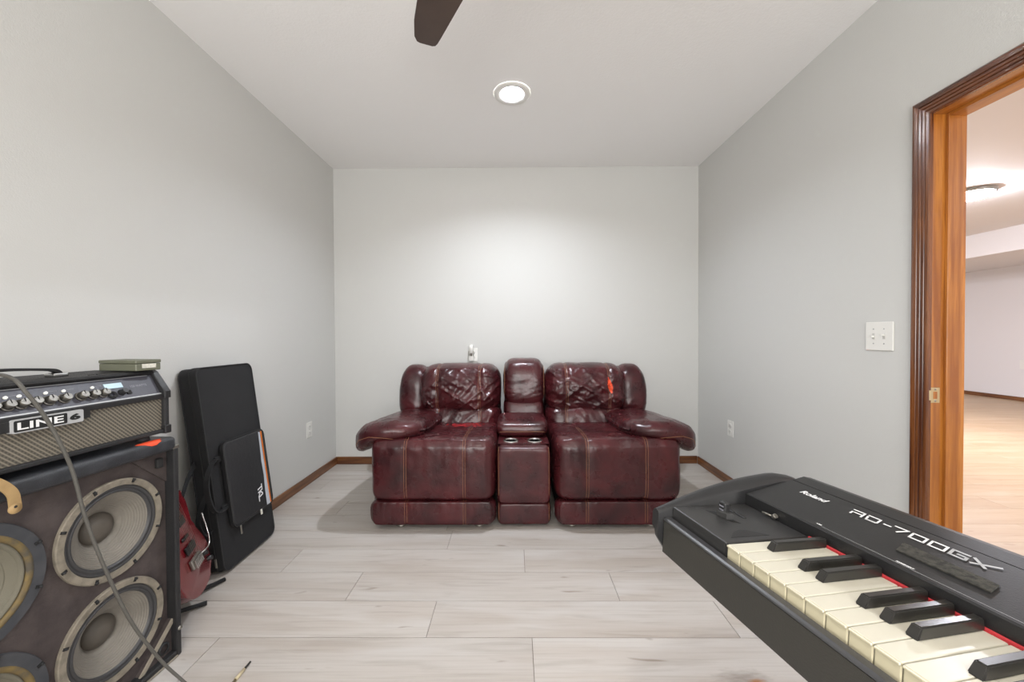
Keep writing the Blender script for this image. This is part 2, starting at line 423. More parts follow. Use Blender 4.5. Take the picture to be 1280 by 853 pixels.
# ------------------------------------------------------------------ the room
XL, XR, YB, YR, H = -1.49, 1.507, 3.2, -1.5, 2.44
TW = .112
struct(MB().box(XL-.1, XL, YR-.1, YB+.1, -.02, H+.1).build('wall_left', 'wall'))
struct(MB().box(XL, XR, YB, YB+.1, -.02, H+.1).build('wall_back', 'wall'))
struct(MB().box(XL, -.97, YR-.1, YR, -.02, H+.1).box(.97, XR+TW, YR-.1, YR, -.02, H+.1).box(-.97, .97, YR-.1, YR, -.02, .58).box(-.97, .97, YR-.1, YR, 1.92, H+.1).build('wall_front', 'wall'))
struct(MB().box(-1.03, -.97, YR-.06, YR+.012, .52, 1.98).box(.97, 1.03, YR-.06, YR+.012, .52, 1.98).box(-.97, .97, YR-.06, YR+.012, .52, .58).box(-.97, .97, YR-.06, YR+.012, 1.92, 1.98).build('added_window_frame', 'white'))  # frame of the invented opening, added to hold the fill light
DY0, DY1, DH = .62, 1.437, 1.87
struct(MB().box(XR, XR+TW, DY1, 8, -.02, H+.1).box(XR, XR+TW, YR, DY0, -.02, H+.1).box(XR, XR+TW, DY0, DY1, DH, H+.1).build('wall_right', 'wall'))
# ceiling with a round opening for the recessed lamp
def ceiling_bm():
    V, F = plate_hole(XL, XR, 1.6, YB, -.01, 2.228, .094, 48)
    bm = MB(); vs_ = [bm.bm.verts.new((x, y, H)) for x, y in V]
    for f in F: bm.bm.faces.new([vs_[i] for i in f])
    V, F = plate_hole(XL, XR, YR, 0.0, -.01, -.55, .094, 48)
    vs_ = [bm.bm.verts.new((x, y, H)) for x, y in V]
    for f in F: bm.bm.faces.new([vs_[i] for i in f])
    q = [bm.bm.verts.new(p) for p in ((XL, 0, H), (XR, 0, H), (XR, 1.6, H), (XL, 1.6, H))]; bm.bm.faces.new(q)
    bm.box(XL, XR, YR, YB, H+.08, H+.1)
    return bm
struct(ceiling_bm().build('ceiling', 'ceiling'))

# floor of pale planks, each a piece of its own
floor = struct(MB().box(XL, XR+TW, YR, YB, -.03, -.0035).build('floor', 'groove'))
PW, PLN = .188, 1.10
known = {0: -.686, -1: -.317, -2: .055, 1: .04, 2: -.343}
rnd = random.Random(4)
row = -17
while 1.534+row*PW < YB:
    y0 = max(1.534+row*PW, YR); y1 = min(1.534+(row+1)*PW, YB)
    if y1 <= YR+.01: row += 1; continue
    off = known.get(row, None)
    if off is None: off = (row*.37*PLN) % PLN - .5
    x = off - PLN*math.ceil((off-XL)/PLN)
    while x < XR:
        a, b = max(x, XL), min(x+PLN, XR)
        if b-a > .01:
            MB().box(a+.0011, b-.0011, y0+.0011, y1-.0011, -.004, 0).build('floor_plank', 'planks', floor)
        x += PLN
    row += 1
MB().box(XR, XR+TW, DY0, DY1, -.004, .0005).build('threshold', 'oak', floor)

# baseboards
BH = .062
def baseboard(name, x0, x1, y0, y1, m, beyond=False):
    return struct(MB().box(x0, x1, y0, y1, 0, BH, .003, 2).build(name, m))
baseboard('baseboard_left', XL, XL+.011, YR, YB, 'trimy')
baseboard('baseboard_back', XL+.011, XR-.011, YB-.011, YB, 'trimx')
baseboard('baseboard_right', XR-.011, XR, 1.480, YB-.011, 'trimy')

# door frame: fluted casing swept with a mitre, jambs, stops, strike plate
door = struct(empty('door_1', (XR, 1.03, 0)))
def lo(x, y, z): return (x-XR, y-1.03, z)
prof = [(0, 0), (0, .010), (.004, .013), (.012, .014), (.0145, .010), (.017, .014), (.024, .015), (.0265, .011), (.029, .015), (.036, .016), (.0385, .012), (.041, .016), (.050, .017), (.058, .016), (.063, .012), (.063, 0)]
IY, IZ = 1.415, 1.850      # inner edge of the casing
OY = .642
def casing(path_pts, name, m):
    """path: list of (y, z, dy, dz) where (dy,dz) is the outward direction times mitre"""
    V = []; F = []; n = len(prof)
    for (y, z, dy, dz) in path_pts:
        for d, t in prof: V.append(lo(XR-t, y+dy*d, z+dz*d))
    for i in range(len(path_pts)-1):
        for k in range(n):
            F.append((i*n+k, i*n+(k+1) % n, (i+1)*n+(k+1) % n, (i+1)*n+k))
    F.append(tuple(range(n))[::-1]); F.append(tuple(range((len(path_pts)-1)*n, len(path_pts)*n)))
    return pymesh(name, V, F, m, door)
casing([(IY, 0, 1, 0), (IY, IZ, 1, 1)], 'side_casing', 'casez')
casing([(IY, IZ, 1, 1), (OY, IZ, -1, 1)], 'head_casing', 'casey')
casing([(OY, IZ, -1, 1), (OY, 0, -1, 0)], 'side_casing', 'casez')
def dbox(name, m, x0, x1, y0, y1, z0, z1, bev=.001):
    a, b = lo(x0, y0, z0), lo(x1, y1, z1)
    return MB().box(a[0], b[0], a[1], b[1], a[2], b[2], bev, 1).build(name, m, door)
dbox('side_jamb', 'jambz', XR-.001, XR+TW+.001, 1.419, 1.437, 0, 1.868)
dbox('side_jamb', 'jambz', XR-.001, XR+TW+.001, .620, .638, 0, 1.868)
dbox('head_jamb', 'jamby', XR-.001, XR+TW+.001, .638, 1.419, 1.850, 1.868)
dbox('door_stop', 'jambz', XR+.048, XR+TW, 1.408, 1.419, 0, 1.850)
dbox('door_stop', 'jambz', XR+.048, XR+TW, .638, .649, 0, 1.850)
dbox('door_stop', 'jamby', XR+.048, XR+TW, .649, 1.408, 1.839, 1.850)
sp = dbox('strike_plate', 'brass', XR+.001, XR+.034, 1.4165, 1.419, .808, .864, .0008)
a = lo(XR+.010, 1.4160, .823); MB().box(a[0], a[0]+.014, a[1], a[1]+.0012, a[2], a[2]+.026).build('latch_hole', 'jambz', sp)
a = lo(XR-.006, 1.4165, .818)
MB().box(a[0], a[0]+.008, a[1]-.002, a[1]+.0008, a[2], a[2]+.036, .0006, 1).build('strike_lip', 'brass', sp)
for z in (.815, .857):
    a = lo(XR+.017, 1.4160, z); MB().lathe([(0, -.0006), (.0035, -.0006), (.0035, .001)], 'y', a, 12).build('screw', 'steel', sp)

# ------------------------------------------------------------------ the room beyond the door
BX0, BX1, BY0, BY1 = XR+TW, 7.9, -1.6, 8.0
struct(MB().box(BX1, BX1+.1, BY0, BY1, -.02, H+.1).build('wall_beyond_right', 'beyond'))
struct(MB().box(BX0, BX1, BY1, BY1+.1, -.02, H+.1).build('wall_beyond_back', 'beyond'))
struct(MB().box(BX0, BX1, BY0-.1, BY0, -.02, H+.1).build('wall_beyond_front', 'beyond'))
struct(MB().box(BX0, BX1, BY0, BY1, H, H+.1).build('ceiling', 'beyond'))
struct(MB().box(6.42, BX1, BY0, BY1, 2.125, H).build('trim_1', 'beyond'))
fl2 = struct(MB().box(BX0, BX1, BY0, BY1, -.03, -.0035).build('floor', 'oakbase'))
k = 0
y = BY0
PW2, PL2 = .188, 1.22
while y < BY1-.01:
    if y < .9: 
        y += PW2; continue
    x = BX0 - (k*.41 % 1)*PL2
    while x < BX1:
        a, b = max(x, BX0), min(x+PL2, BX1)
        if b-a > .02: MB().box(a+.0006, b-.0006, y+.0006, min(y+PW2, BY1)-.0006, -.004, 0).build('floor_plank', 'oak', fl2)
        x += PL2
    y += PW2; k += 1
# the strip of that floor the photograph never sees
ylast = BY0
while ylast < .9: ylast += PW2
MB().box(BX0, BX1, BY0, ylast-.0006, -.004, 0).build('floor_plank', 'oak', fl2)
struct(MB().box(BX1-.011, BX1, BY0, BY1, 0, BH, .003, 1).build('baseboard_beyond', 'trimy'))

LENSES = []
def emissive(name, strength, warm=(255, 246, 236)):
    return mat(name, (255, 255, 255), .5, emit=warm+(strength,))
def flush_light(x, y, label):
    t = empty('ceiling_light', (x, y, H), label=label, cat='ceiling light', group='flush lights beyond the door')
    MB().lathe([(0, 0), (.165, 0), (.17, -.006), (.17, -.03), (.155, -.036), (.15, -.034)], 'z', seg=40).build('rim', 'steel', t)
    MB().lathe([(.152, -.03), (.145, -.05), (.11, -.068), (.06, -.078), (0, -.081)], 'z', seg=32).build('lens', LB, t)
LB = emissive('flush_lens', LAMP_BEYOND*.25, (236, 239, 250))
flush_light(4.43, 3.82, 'round flush ceiling light with silver rim seen through the doorway')
t = empty('smoke_detector', (6.05, 5.35, H), label='small white smoke detector on the ceiling beyond the doorway', cat='smoke detector')
MB().lathe([(0, 0), (.06, 0), (.06, -.02), (.045, -.035), (0, -.038)], 'z', seg=24).build('body', 'white', t)
flush_light(4.4, .6, 'flush ceiling light out of view, nearest the camera end of the far room')
flush_light(2.9, 6.3, 'flush ceiling light out of view behind the sofa wall')
t = empty('wall_outlet', (BX1, 6.09, .572), label='small white outlet low on the far wall beyond the doorway', cat='outlet')
MB().box(-.005, 0, -.035, .035, -.072, .072, .002, 1).build('cover_plate', 'white', t)

# ------------------------------------------------------------------ recessed downlights
def downlight(x, y, strength, label, tint=(240, 246, 255)):
    t = empty('recessed_light', (x, y, H), label=label, cat='ceiling light')
    MB().lathe([(.106, -.001), (.104, -.006), (.099, -.009), (.084, -.010), (.068, -.008), (.063, -.002), (.056, .030), (.050, .034)], 'z', seg=48).build('trim_ring', 'white', t)
    MB().lathe([(.053, .032), (.038, .027), (.02, .024), (0, .023)], 'z', seg=32).build('lens', emissive('downlight_lens', strength, tint), t)
    MB().lathe([(.093, .0), (.093, .06), (0, .06)], 'z', seg=32).build('housing', 'white', t)
downlight(-.01, 2.228, LAMP_MAIN, 'round recessed ceiling light shining above the sofa')
downlight(-.01, -.55, LAMP_REAR, 'recessed ceiling light behind the camera', (255, 248, 236))

# ------------------------------------------------------------------ ceiling fan
FZ = 2.14
fan = empty('ceiling_fan', (.075, .87, H), label='dark wooden three-blade ceiling fan, one blade tip in view', cat='fan')
MB().lathe([(0, 0), (.065, 0), (.06, -.03), (.03, -.05), (0, -.05)], 'z', seg=32).build('canopy', 'bronze', fan)
MB().lathe([(.012, -.04), (.012, -.24)], 'z', seg=12).build('downrod', 'bronze', fan)
MB().lathe([(0, -.2), (.05, -.21), (.1, -.25), (.105, -.30), (.09, -.34), (.05, -.36), (0, -.365)], 'z', seg=40).build('motor_housing', 'bronze', fan)
out_w = [(-.164+.0, 1.261), (-.263, 1.417), (-.280, 1.444), (-.290, 1.454), (-.302, 1.455), (-.345, 1.437), (-.353, 1.429), (-.356, 1.405), (-.340, 1.340), (-.309, 1.259), (-.20, 1.10), (-.06, .965), (-.015, .945), (.012, .975)]
outline = [(x-.075, y-.87) for x, y in out_w]
for k in range(3):
    R = Matrix.Rotation(2*PI*k/3, 4, 'Z')
    MB().prism(outline, 'z', FZ-H-.004, FZ-H+.005, .0015, 1).xform(R).build('blade', 'blade', fan)
    MB().box(-.03, .0, .05, .13, FZ-H-.008, FZ-H-.003).xform(Matrix.Rotation(2*PI*k/3+.5, 4, 'Z')).build('blade_iron', 'bronze', fan)

# ------------------------------------------------------------------ switch and outlets
def outlet(x, y, z, rz, label, kind='outlet'):
    t = empty('wall_outlet', (x, y, z), rz, label=label, cat='outlet')   # plate faces local -y
    MB().box(-.036, .036, -.005, 0, -.055, .055, .002, 2).build('cover_plate', 'white', t)
    for s in (-1, 1):
        q = MB().lathe([(0, -.0065), (.015, -.0065), (.0165, -.005)], 'y', (0, 0, s*.021), 24).build('socket', 'white', t)
        for dx in (-.006, .006): MB().box(dx-.0012, dx+.0012, -.0069, -.006, s*.021-.001, s*.021+.008).build('slot', 'slot', q)
    MB().lathe([(0, -.006), (.003, -.006), (.003, -.004)], 'y', (0, 0, 0), 10).build('screw', 'steel', t)
    return t
outlet(XL, 2.781, .388, PI/2, 'white outlet low on the left wall')
outlet(XR, 2.715, .403, -PI/2, 'white outlet low on the right wall')
outlet(-.345, YB, .905, 0, 'white outlet on the back wall behind the sofa, holding the night light')
t = empty('night_light', (-.357, YB-.0065, .925), 0, label='small white plug-in night light just above the left sofa back', cat='night light')
MB().box(-.022, .018, -.022, 0, -.075, .0, .006, 3).build('body', 'white', t, True)
MB().lathe([(0, -.03), (.008, -.029), (.011, -.02), (.012, 0)], 'z', (-.001, -.024, .0), 16).build('metal_ring', 'steel', t)
MB().lathe([(0, -.012), (.010, -.010), (.0185, .01), (.021, .035), (.017, .055), (.008, .066), (0, .068)], 'z', (-.001, -.024, 0), 24).build('bulb_cover', 'white', t, True)
for s in (-1, 1):
    MB().tube([(s*.016-.001, -.024, -.028), (s*.02-.001, -.024, -.01), (s*.021-.001, -.024, .012)], .003, 6).build('clip', 'steel', t)
t = empty('light_switch', (XR, 1.6125, 1.050), -PI/2, label='white double toggle switch plate beside the door frame', cat='switch')
MB().box(-.061, .061, -.006, 0, -.059, .059, .003, 2).build('cover_plate', 'white', t)
for s in (-1, 1):
    q = MB().box(s*.023-.0055, s*.023+.0055, -.0072, -.005, -.012, .012, .0008, 1).build('toggle_frame', 'whitedark', t)
    up = 1 if s > 0 else -1
    MB().box(s*.023-.004, s*.023+.004, -.018, -.006, -.002+up*.003, .006+up*.003, .001, 1).build('toggle', 'white', q)
    for z in (-.030, .030): MB().lathe([(0, -.0068), (.0028, -.0068), (.0028, -.005)], 'y', (s*.023, 0, z), 10).build('screw', 'inkgrey', t)

# ------------------------------------------------------------------ sofa
def cushion(name, c, h, m, parent, n=(5, 5, 5), res=.012, shape=None, org=(0, 0, 0), seed=0):
    """rounded box with half sizes h about c; shape(u,v,w,p,nrm)->p in world coords"""
    segs = [max(6, min(110, int(2*h[i]/res))) for i in range(3)]
    V = {}; verts = []; faces = []
    def g(i, n_):  # concentrate towards edges
        t = -1+2*i/n_; return math.sin(t*PI/2)*.35+t*.65
    def vid(key):
        if key in V: return V[key]
        u = [g(key[k], segs[k]) for k in range(3)]
        a = [abs(t) for t in u]
        e = sum(n)/3
        s = (a[0]**n[0]+a[1]**n[1]+a[2]**n[2])**(1/e)
        p = Vector((u[0]/s, u[1]/s, u[2]/s))
        nr = Vector(((abs(p.x)**(n[0]-1))*math.copysign(1, p.x)/h[0], (abs(p.y)**(n[1]-1))*math.copysign(1, p.y)/h[1], (abs(p.z)**(n[2]-1))*math.copysign(1, p.z)/h[2])).normalized()
        q = Vector((c[0]+p.x*h[0], c[1]+p.y*h[1], c[2]+p.z*h[2]))
        if shape: q = shape(p.x, p.y, p.z, q, nr)
        V[key] = len(verts); verts.append((q.x-org[0], q.y-org[1], q.z-org[2])); return V[key]
    for ax in range(3):
        o1, o2 = [(1, 2), (2, 0), (0, 1)][ax]
        for side in (0, segs[ax]):
            for i in range(segs[o1]):
                for j in range(segs[o2]):
                    ks = []
                    for (di, dj) in ((0, 0), (1, 0), (1, 1), (0, 1)):
                        k_ = [0, 0, 0]; k_[ax] = side; k_[o1] = i+di; k_[o2] = j+dj; ks.append(vid(tuple(k_)))
                    faces.append(ks if side else ks[::-1])
    o = pymesh(name, verts, faces, m, parent, True)
    o['_'] = 0; del o['_']
    return o
def nz(p, f, s=0): return noise.noise(Vector((p.x*f+s*13.1, p.y*f+s*7.7, p.z*f)))
def ridge(p, fx, fz, ang, s):
    """sharp creases running along direction ang in the x-z plane"""
    ca, sa = math.cos(ang), math.sin(ang)
    a, b = p.x*ca+p.z*sa, -p.x*sa+p.z*ca
    v = noise.noise(Vector((a*fx+s*5.3, s*3.1, b*fz)))
    return (1-min(1, abs(v)*3.2))**3
SOFA = (.055, 2.62, 0)
sofa = empty('loveseat', SOFA, label='burgundy leather reclining loveseat with a centre console against the back wall', cat='sofa')
CX = SOFA[0]
BV = {}
def reg(o, key):
    me = o.data; BV.setdefault(key, []).append(BVHTree.FromPolygons([v.co.copy() for v in me.vertices], [tuple(p.vertices) for p in me.polygons]))
def project(key, org, d):
    best = None
    for b in BV[key]:
        q, nrm, i, dist = b.ray_cast(Vector(org), Vector(d).normalized())
        if q is not None and (best is None or dist < best[2]): best = (q, nrm, dist)
    return best
def stitch_line(key, pts, d, r=.0016, lift=.0006, m='thread', parent=None, name='stitching', maxjump=.05):
    """pts: world start points cast along d onto the cushion"""
    runs = []; cur = []
    for p in pts:
        q = project(key, Vector(p)-Vector(SOFA), d)
        if q is None:
            if len(cur) > 2: runs.append(cur)
            cur = []; continue
        n_ = q[1] if q[1].dot(Vector(d)) < 0 else -q[1]
        P = q[0]+n_*lift
        if cur and (P-cur[-1]).length > maxjump: 
            if len(cur) > 2: runs.append(cur)
            cur = []
        cur.append(P)
    if len(cur) > 2: runs.append(cur)
    if not runs: return None
    mb = MB()
    for rn in runs: mb.tube(rn, r, 5)
    return mb.build(name, m, parent)
DV = (0, 1, -.42)     # casting direction for seams: from the front and above

def seat_unit(s, tagn):
    X = lambda t: CX+s*t
    xm, hx = X(.511), .350
    sd = 3 if s > 0 else 1
    seams = (.335, .655)     # distances from the sofa centre
    def sh_seat(u, v, w_, p, n):
        # front bulge, top edge slump, crease marks
        fr = max(0, -v); tp = max(0, w_)
        p = p.copy()
        p.z += -.045*tp*max(0, v*.5+.5)                       # top drops to the rear
        if v < -.6 and w_ < .8: p.y -= .010*math.cos(w_*1.4)*(1-u**6)
        p += n*(.0035*nz(p, 9, sd)+.0018*nz(p, 26, sd))
        if v < -.5: p.y -= .0045*ridge(Vector((p.x, 0, p.z*.25)), 26, 14, 0, sd)*max(0, min(1, w_+.9))*(.4+.6*tp)
        if w_ > .5: p.z += .005*ridge(Vector((p.x, 0, p.y)), 9, 16, .3, sd)
        for t in seams:
            dx = abs(abs(p.x-CX)-t)
            if dx < .02: p -= n*.004*(1-dx/.02)
        # outer upper corner is pulled down
        return p
    seat = cushion('seat_cushion', (xm, 2.425, .326), (hx, .330, .176), 'leather', sofa, (15, 9, 8), .013, sh_seat, SOFA)
    reg(seat, tagn+'seat')
    def sh_band(u, v, w_, p, n):
        p = p+n*(.002*nz(p, 14, sd)); 
        if v < 0: p.y -= .004*ridge(Vector((p.x, 0, p.z*.15)), 34, 18, .1, sd+1)*(.5+.5*w_)
        for t in seams:
            dx = abs(abs(p.x-CX)-t)
            if dx < .015: p -= n*.003*(1-dx/.015)
        return p
    band = cushion('footrest_band', (xm, 2.150, .090), (hx-.001, .052, .066), 'leather', sofa, (22, 3.6, 4.2), .011, sh_band, SOFA); reg(band, tagn+'band')
    MB().box(min(X(.19), X(.83))-SOFA[0], max(X(.19), X(.83))-SOFA[0], 2.19-SOFA[1], 3.0-SOFA[1], .015, .16, .004, 1).build('base_frame', 'blackmatte', sofa)
    for t in (.26, .70):
        for yy in (2.17, 2.95):
            mb = MB().lathe([(0, 0), (.032, 0), (.034, .006), (.02, .012), (.006, .013), (.006, .03)], 'z', (X(t)-SOFA[0], yy-SOFA[1], 0), 20); mb.build('glide_foot', 'steel' if yy < 2.5 else 'rubber', sofa)
    # arm side panel
    a, b = sorted((X(.80), X(.872)))
    def sh_side(u, v, w_, p, n): return p+n*.003*nz(p, 8, sd)
    cushion('arm_panel', ((a+b)/2, 2.63, .26), ((b-a)/2, .44, .235), 'leather', sofa, (4, 10, 10), .03, sh_side, SOFA)
    # padded arm: rises to the inside rear, rolls over outside
    def sh_arm(u, v, w_, p, n):
        p = p.copy(); o_ = u*s                                    # +1 outside
        t = (v+1)/2
        p.z += -(.048 if w_ > 0 else .060)*max(0, o_)**2 - .055*t + .006*(1-t)*(1-abs(o_))
        if o_ > .2 and w_ < .2: p.z -= .035*(o_-.2)*(.6-w_)
        if o_ < -.2 and w_ < 0: p.z += .02*(-o_-.2)
        p.x += -s*.03*t*max(0, o_)
        if v < -.3: p.y += .035*(v+.3)**2*max(0, -o_)*2
        p += n*(.004*nz(p, 10, sd+2)+.002*nz(p, 30, sd))
        if w_ > 0: p.z += .004*ridge(Vector((p.x, 0, p.y)), 22, 9, .5*s, sd+3)*max(0, -v+.3)
        return p
    arm = cushion('armrest', (X(.775), 2.50, .520), (.212, .395, .068), 'leather', sofa, (3.8, 5, 2.8), .012, sh_arm, SOFA); reg(arm, tagn+'arm')
    # lower back cushion
    def sh_lum(u, v, w_, p, n):
        p = p.copy(); p.y += .05*(w_+1)*.5
        p += n*(.004*nz(p, 12, sd+4))
        if v < 0: p.y -= .011*ridge(p, 18, 5, .9*s if u*s < 0 else .5*s, sd+4)
        for t in (.30, .585):
            dx = abs(abs(p.x-CX)-t)
            if dx < .018: p -= n*.005*(1-dx/.018)
        return p
    lum = cushion('lumbar_cushion', (X(.440), 2.80, .455), (.285, .17, .125), 'leather', sofa, (6, 3, 4), .011, sh_lum, SOFA); reg(lum, tagn+'lum')
    # head pillow with three channels and deep creases
    def sh_pil(u, v, w_, p, n):
        p = p.copy(); o_ = u*s
        p.y += .035*(w_+1)*.5
        # lower edge sags at the ends (arched)
        if w_ < 0: p.z -= .030*(abs(u)**2)*(-w_)
        if v < 0:
            lowm = max(0, min(1, .9-w_*.7))
            p.y -= .020*(1-u*u)*(1-w_*w_)
            a = .013*ridge(p, 11, 2.6, 1.0, sd+6)+.013*ridge(p, 11, 2.6, -.9, sd+7)+.009*ridge(p, 24, 6, 1.2*s, sd+8)+.005*ridge(p, 40, 9, -.5, sd+11)
            p.y -= a*lowm*min(1, (1-abs(w_))*5)
            p.y += .020*nz(p, 8, sd+9)*lowm
            for t in (.305, .60):
                dx = abs(abs(p.x-CX)-t)
                if dx < .03: p.y += .011*(1-dx/.03)
        p += n*(.003*nz(p, 11, sd+9))
        for t in (.305, .60):
            dx = abs(abs(p.x-CX)-t)
            if dx < .02 and w_ > .5: p.z -= .007*(1-dx/.02)
        return p
    pil = cushion('head_pillow', (X(.446), 2.83, .690), (.289, .150, .170), 'leather', sofa, (5.5, 2.7, 3.6), .0085, sh_pil, SOFA); reg(pil, tagn+'pil')
    # outer wing
    def sh_wing(u, v, w_, p, n):
        p = p.copy(); p.y += .04*(w_+1)*.5
        p.x -= s*.03*max(0, w_)**2*max(0, u*s)
        p += n*(.004*nz(p, 9, sd+5))
        if w_ < -.2 and v < 0: p.y -= .006*ridge(p, 10, 24, .3*s, sd+5)
        return p
    wing = cushion('back_wing', (X(.798), 2.875, .650), (.110, .130, .198), 'leather', sofa, (3, 2.6, 3.4), .011, sh_wing, SOFA)
    a, b = sorted((X(.165), X(.87)))
    cushion('back_shell', ((a+b)/2, 2.98, .44), ((b-a)/2, .085, .385), 'leather', sofa, (9, 4, 8), .04, None, SOFA)
    # stitching
    def vline(key, t, z0, z1, y=1.6, dirv=DV, par=None, n_=60, bend=0):
        for dd in (-.0065, .0065):
            pts = []
            for i in range(n_+1):
                f = i/n_; pts.append((X(t+dd+bend*f), y, z0+(z1-z0)*f))
            stitch_line(key, pts, dirv, parent=par, lift=.0003, r=.0011)
    for t in seams:
        vline(tagn+'seat', t, .36, .84, par=seat)
        vline(tagn+'band', t, .22, .42, par=band, n_=20)
    vline(tagn+'pil', .305, .95, 1.38, y=1.6, par=pil); vline(tagn+'pil', .60, .95, 1.38, par=pil)
    vline(tagn+'lum', .30, .70, 1.08, par=lum, n_=30); vline(tagn+'lum', .585, .70, 1.08, par=lum, n_=30, bend=.01)
    # arm front piping stitch
    pts = []
    for i in range(41):
        f = i/40
        zz = np.interp(f, (0, .2, .45, .7, .88, 1), (.500, .492, .500, .506, .492, .455))
        pts.append((X(.575+.40*f), 1.6, zz+.215))
    stitch_line(tagn+'arm', pts, DV, parent=arm, r=.0014, lift=.0006)
    return dict(seat=seat, pil=pil, band=band)
Lu = seat_unit(-1, 'L'); Ru = seat_unit(1, 'R')
# red scuffs across the left seat and an orange-red patch on the right pillow, lying on the leather
def patch(key, cx, cz, w2, h2, m, name, parent, y=1.6, poly=None, n_=14, lift=.0012, rag=.25, seed=1, d=DV):
    bm = MB(); grid = {}; R = random.Random(seed)
    for i in range(n_+1):
        for j in range(n_+1):
            a, b = -1+2*i/n_, -1+2*j/n_
            q = project(key, Vector((cx+a*w2, y, cz+b*h2))-Vector(SOFA), d)
            if q is None: continue
            nn = q[1] if q[1].dot(Vector(d)) < 0 else -q[1]
            grid[i, j] = (q[0]+nn*lift, a, b)
    vv = {}
    def gv(k):
        if k not in vv: vv[k] = bm.bm.verts.new(grid[k][0])
        return vv[k]
    for i in range(n_):
        for j in range(n_):
            ks = [(i, j), (i+1, j), (i+1, j+1), (i, j+1)]
            if all(k in grid for k in ks):
                a = sum(grid[k][1] for k in ks)/4; b = sum(grid[k][2] for k in ks)/4
                if poly(a, b): bm.bm.faces.new([gv(k) for k in ks])
    return bm.build(name, m, parent, True)
def scuff(a, b): return noise.noise(Vector((a*4.5, b*2.5, 2.2)))+.35*(1-a*a)-.25*abs(b) > .17
patch('Lseat', CX-.385, .872, .125, .028, 'redwear', 'red_scuff', Lu['seat'], poly=scuff, n_=34, lift=.0008)
def flame(a, b):    # slim leaf, leaning
    c = .25*(-b); wv = .42*(1-abs(b)**1.5)*(1-.3*b)+.02*math.sin(b*14)
    return abs(a-c) < wv
patch('Rpil', CX+.602, 1.168, .042, .062, 'orangered', 'orange_patch', Ru['pil'], poly=flame, n_=26, lift=.0015)

# centre console
def cons():
    x0, x1 = -.105, .196
    xc, hx = (x0+x1)/2, (x1-x0)/2
    def sh(u, v, w_, p, n): return p+n*(.002*nz(p, 9, 21)+.001*nz(p, 28, 22))
    fr = cushion('console_front', (xc, 2.175, .285), (hx, .05, .160), 'leather', sofa, (14, 3.6, 8), .012, sh, SOFA); reg(fr, 'cf')
    bd = cushion('console_band', (xc, 2.17, .073), (hx, .045, .060), 'leather', sofa, (14, 4, 4), .012, sh, SOFA); reg(bd, 'cb')
    MB().box(x0+.01-CX, x1-.01-CX, 2.21-SOFA[1], 3.0-SOFA[1], .012, .33, .004, 1).build('console_frame', 'blackmatte', sofa)
    for xx in (x0, x1-.012):
        MB().box(xx+.002-CX, xx+.010-CX, 2.2-SOFA[1], 2.75-SOFA[1], .03, .436, .003, 1).build('console_side', 'leather', sofa)
    # top plate with two round holes
    bm = MB()
    zt = .446; y0, y1 = 2.19, 2.40
    cups = ((-.026, 2.262), (.112, 2.262))
    for (a, b), (cx, cy) in zip(((x0+.004, xc), (xc, x1-.004)), cups):
        V, F = plate_hole(a, b, y0, y1, cx, cy, .038, 32)
        vv = [bm.bm.verts.new((p[0]-CX, p[1]-SOFA[1], zt)) for p in V]
        for f in F: bm.bm.faces.new([vv[i] for i in f])
    top = bm.build('cupholder_plate', 'leather', sofa)
    for cx, cy in cups:
        h = MB().lathe([(.036, -.001), (.037, .004), (.041, .005), (.045, .003), (.046, -.001)], 'z', (cx-CX, cy-SOFA[1], zt), 36).build('cup_rim', 'chrome', top)
        MB().lathe([(.038, .002), (.037, -.06), (.033, -.066), (0, -.066)], 'z', (cx-CX, cy-SOFA[1], zt), 32).build('cup_well', 'cup', top)
    def shl(u, v, w_, p, n):
        p = p+n*(.002*nz(p, 9, 31)); 
        if w_ > 0 and v < 0: p.z -= .012*(-v)**3
        return p
    ld = cushion('console_lid', (.043, 2.50, .492), (.157, .17, .046), 'leather', sofa, (10, 6, 4), .012, shl, SOFA); reg(ld, 'cl')
    def shb(u, v, w_, p, n):
        p = p.copy(); p.y += .03*(w_+1)*.5
        if v < 0 and w_ < .2: p.y -= .005*ridge(p, 6, 26, .15, 41)*(1 if abs(u) > .4 else .5)
        return p+n*(.003*nz(p, 12, 41))
    lb = cushion('console_lumbar', (.062, 2.80, .535), (.145, .14, .085), 'leather', sofa, (7, 3, 4), .010, shb, SOFA)
    hp = cushion('console_pillow', (.064, 2.82, .724), (.150, .15, .172), 'leather', sofa, (5, 2.6, 3.6), .009, shb, SOFA); reg(hp, 'hp')
    a = MB().box(-.08-CX, .2-CX, 2.9-SOFA[1], 3.06-SOFA[1], .1, .86, .02, 2).build('console_back', 'leather', sofa, True)
    for xx in (x0+.012, x1-.012):
        stitch_line('cf', [(xx, 1.6, .40+.012*i) for i in range(35)], DV, parent=fr, r=.0013)
        stitch_line('cb', [(xx, 1.6, .22+.01*i) for i in range(20)], DV, parent=bd, r=.0013)
    for xx in (-.075, .203):
        stitch_line('hp', [(xx, 1.6, 1.02+.012*i) for i in range(32)], DV, parent=hp, r=.0013)
    stitch_line('cl', [(x0-.005+i*.0098, 1.7, .745) for i in range(1, 32)], DV, parent=ld, r=.0013)
cons()

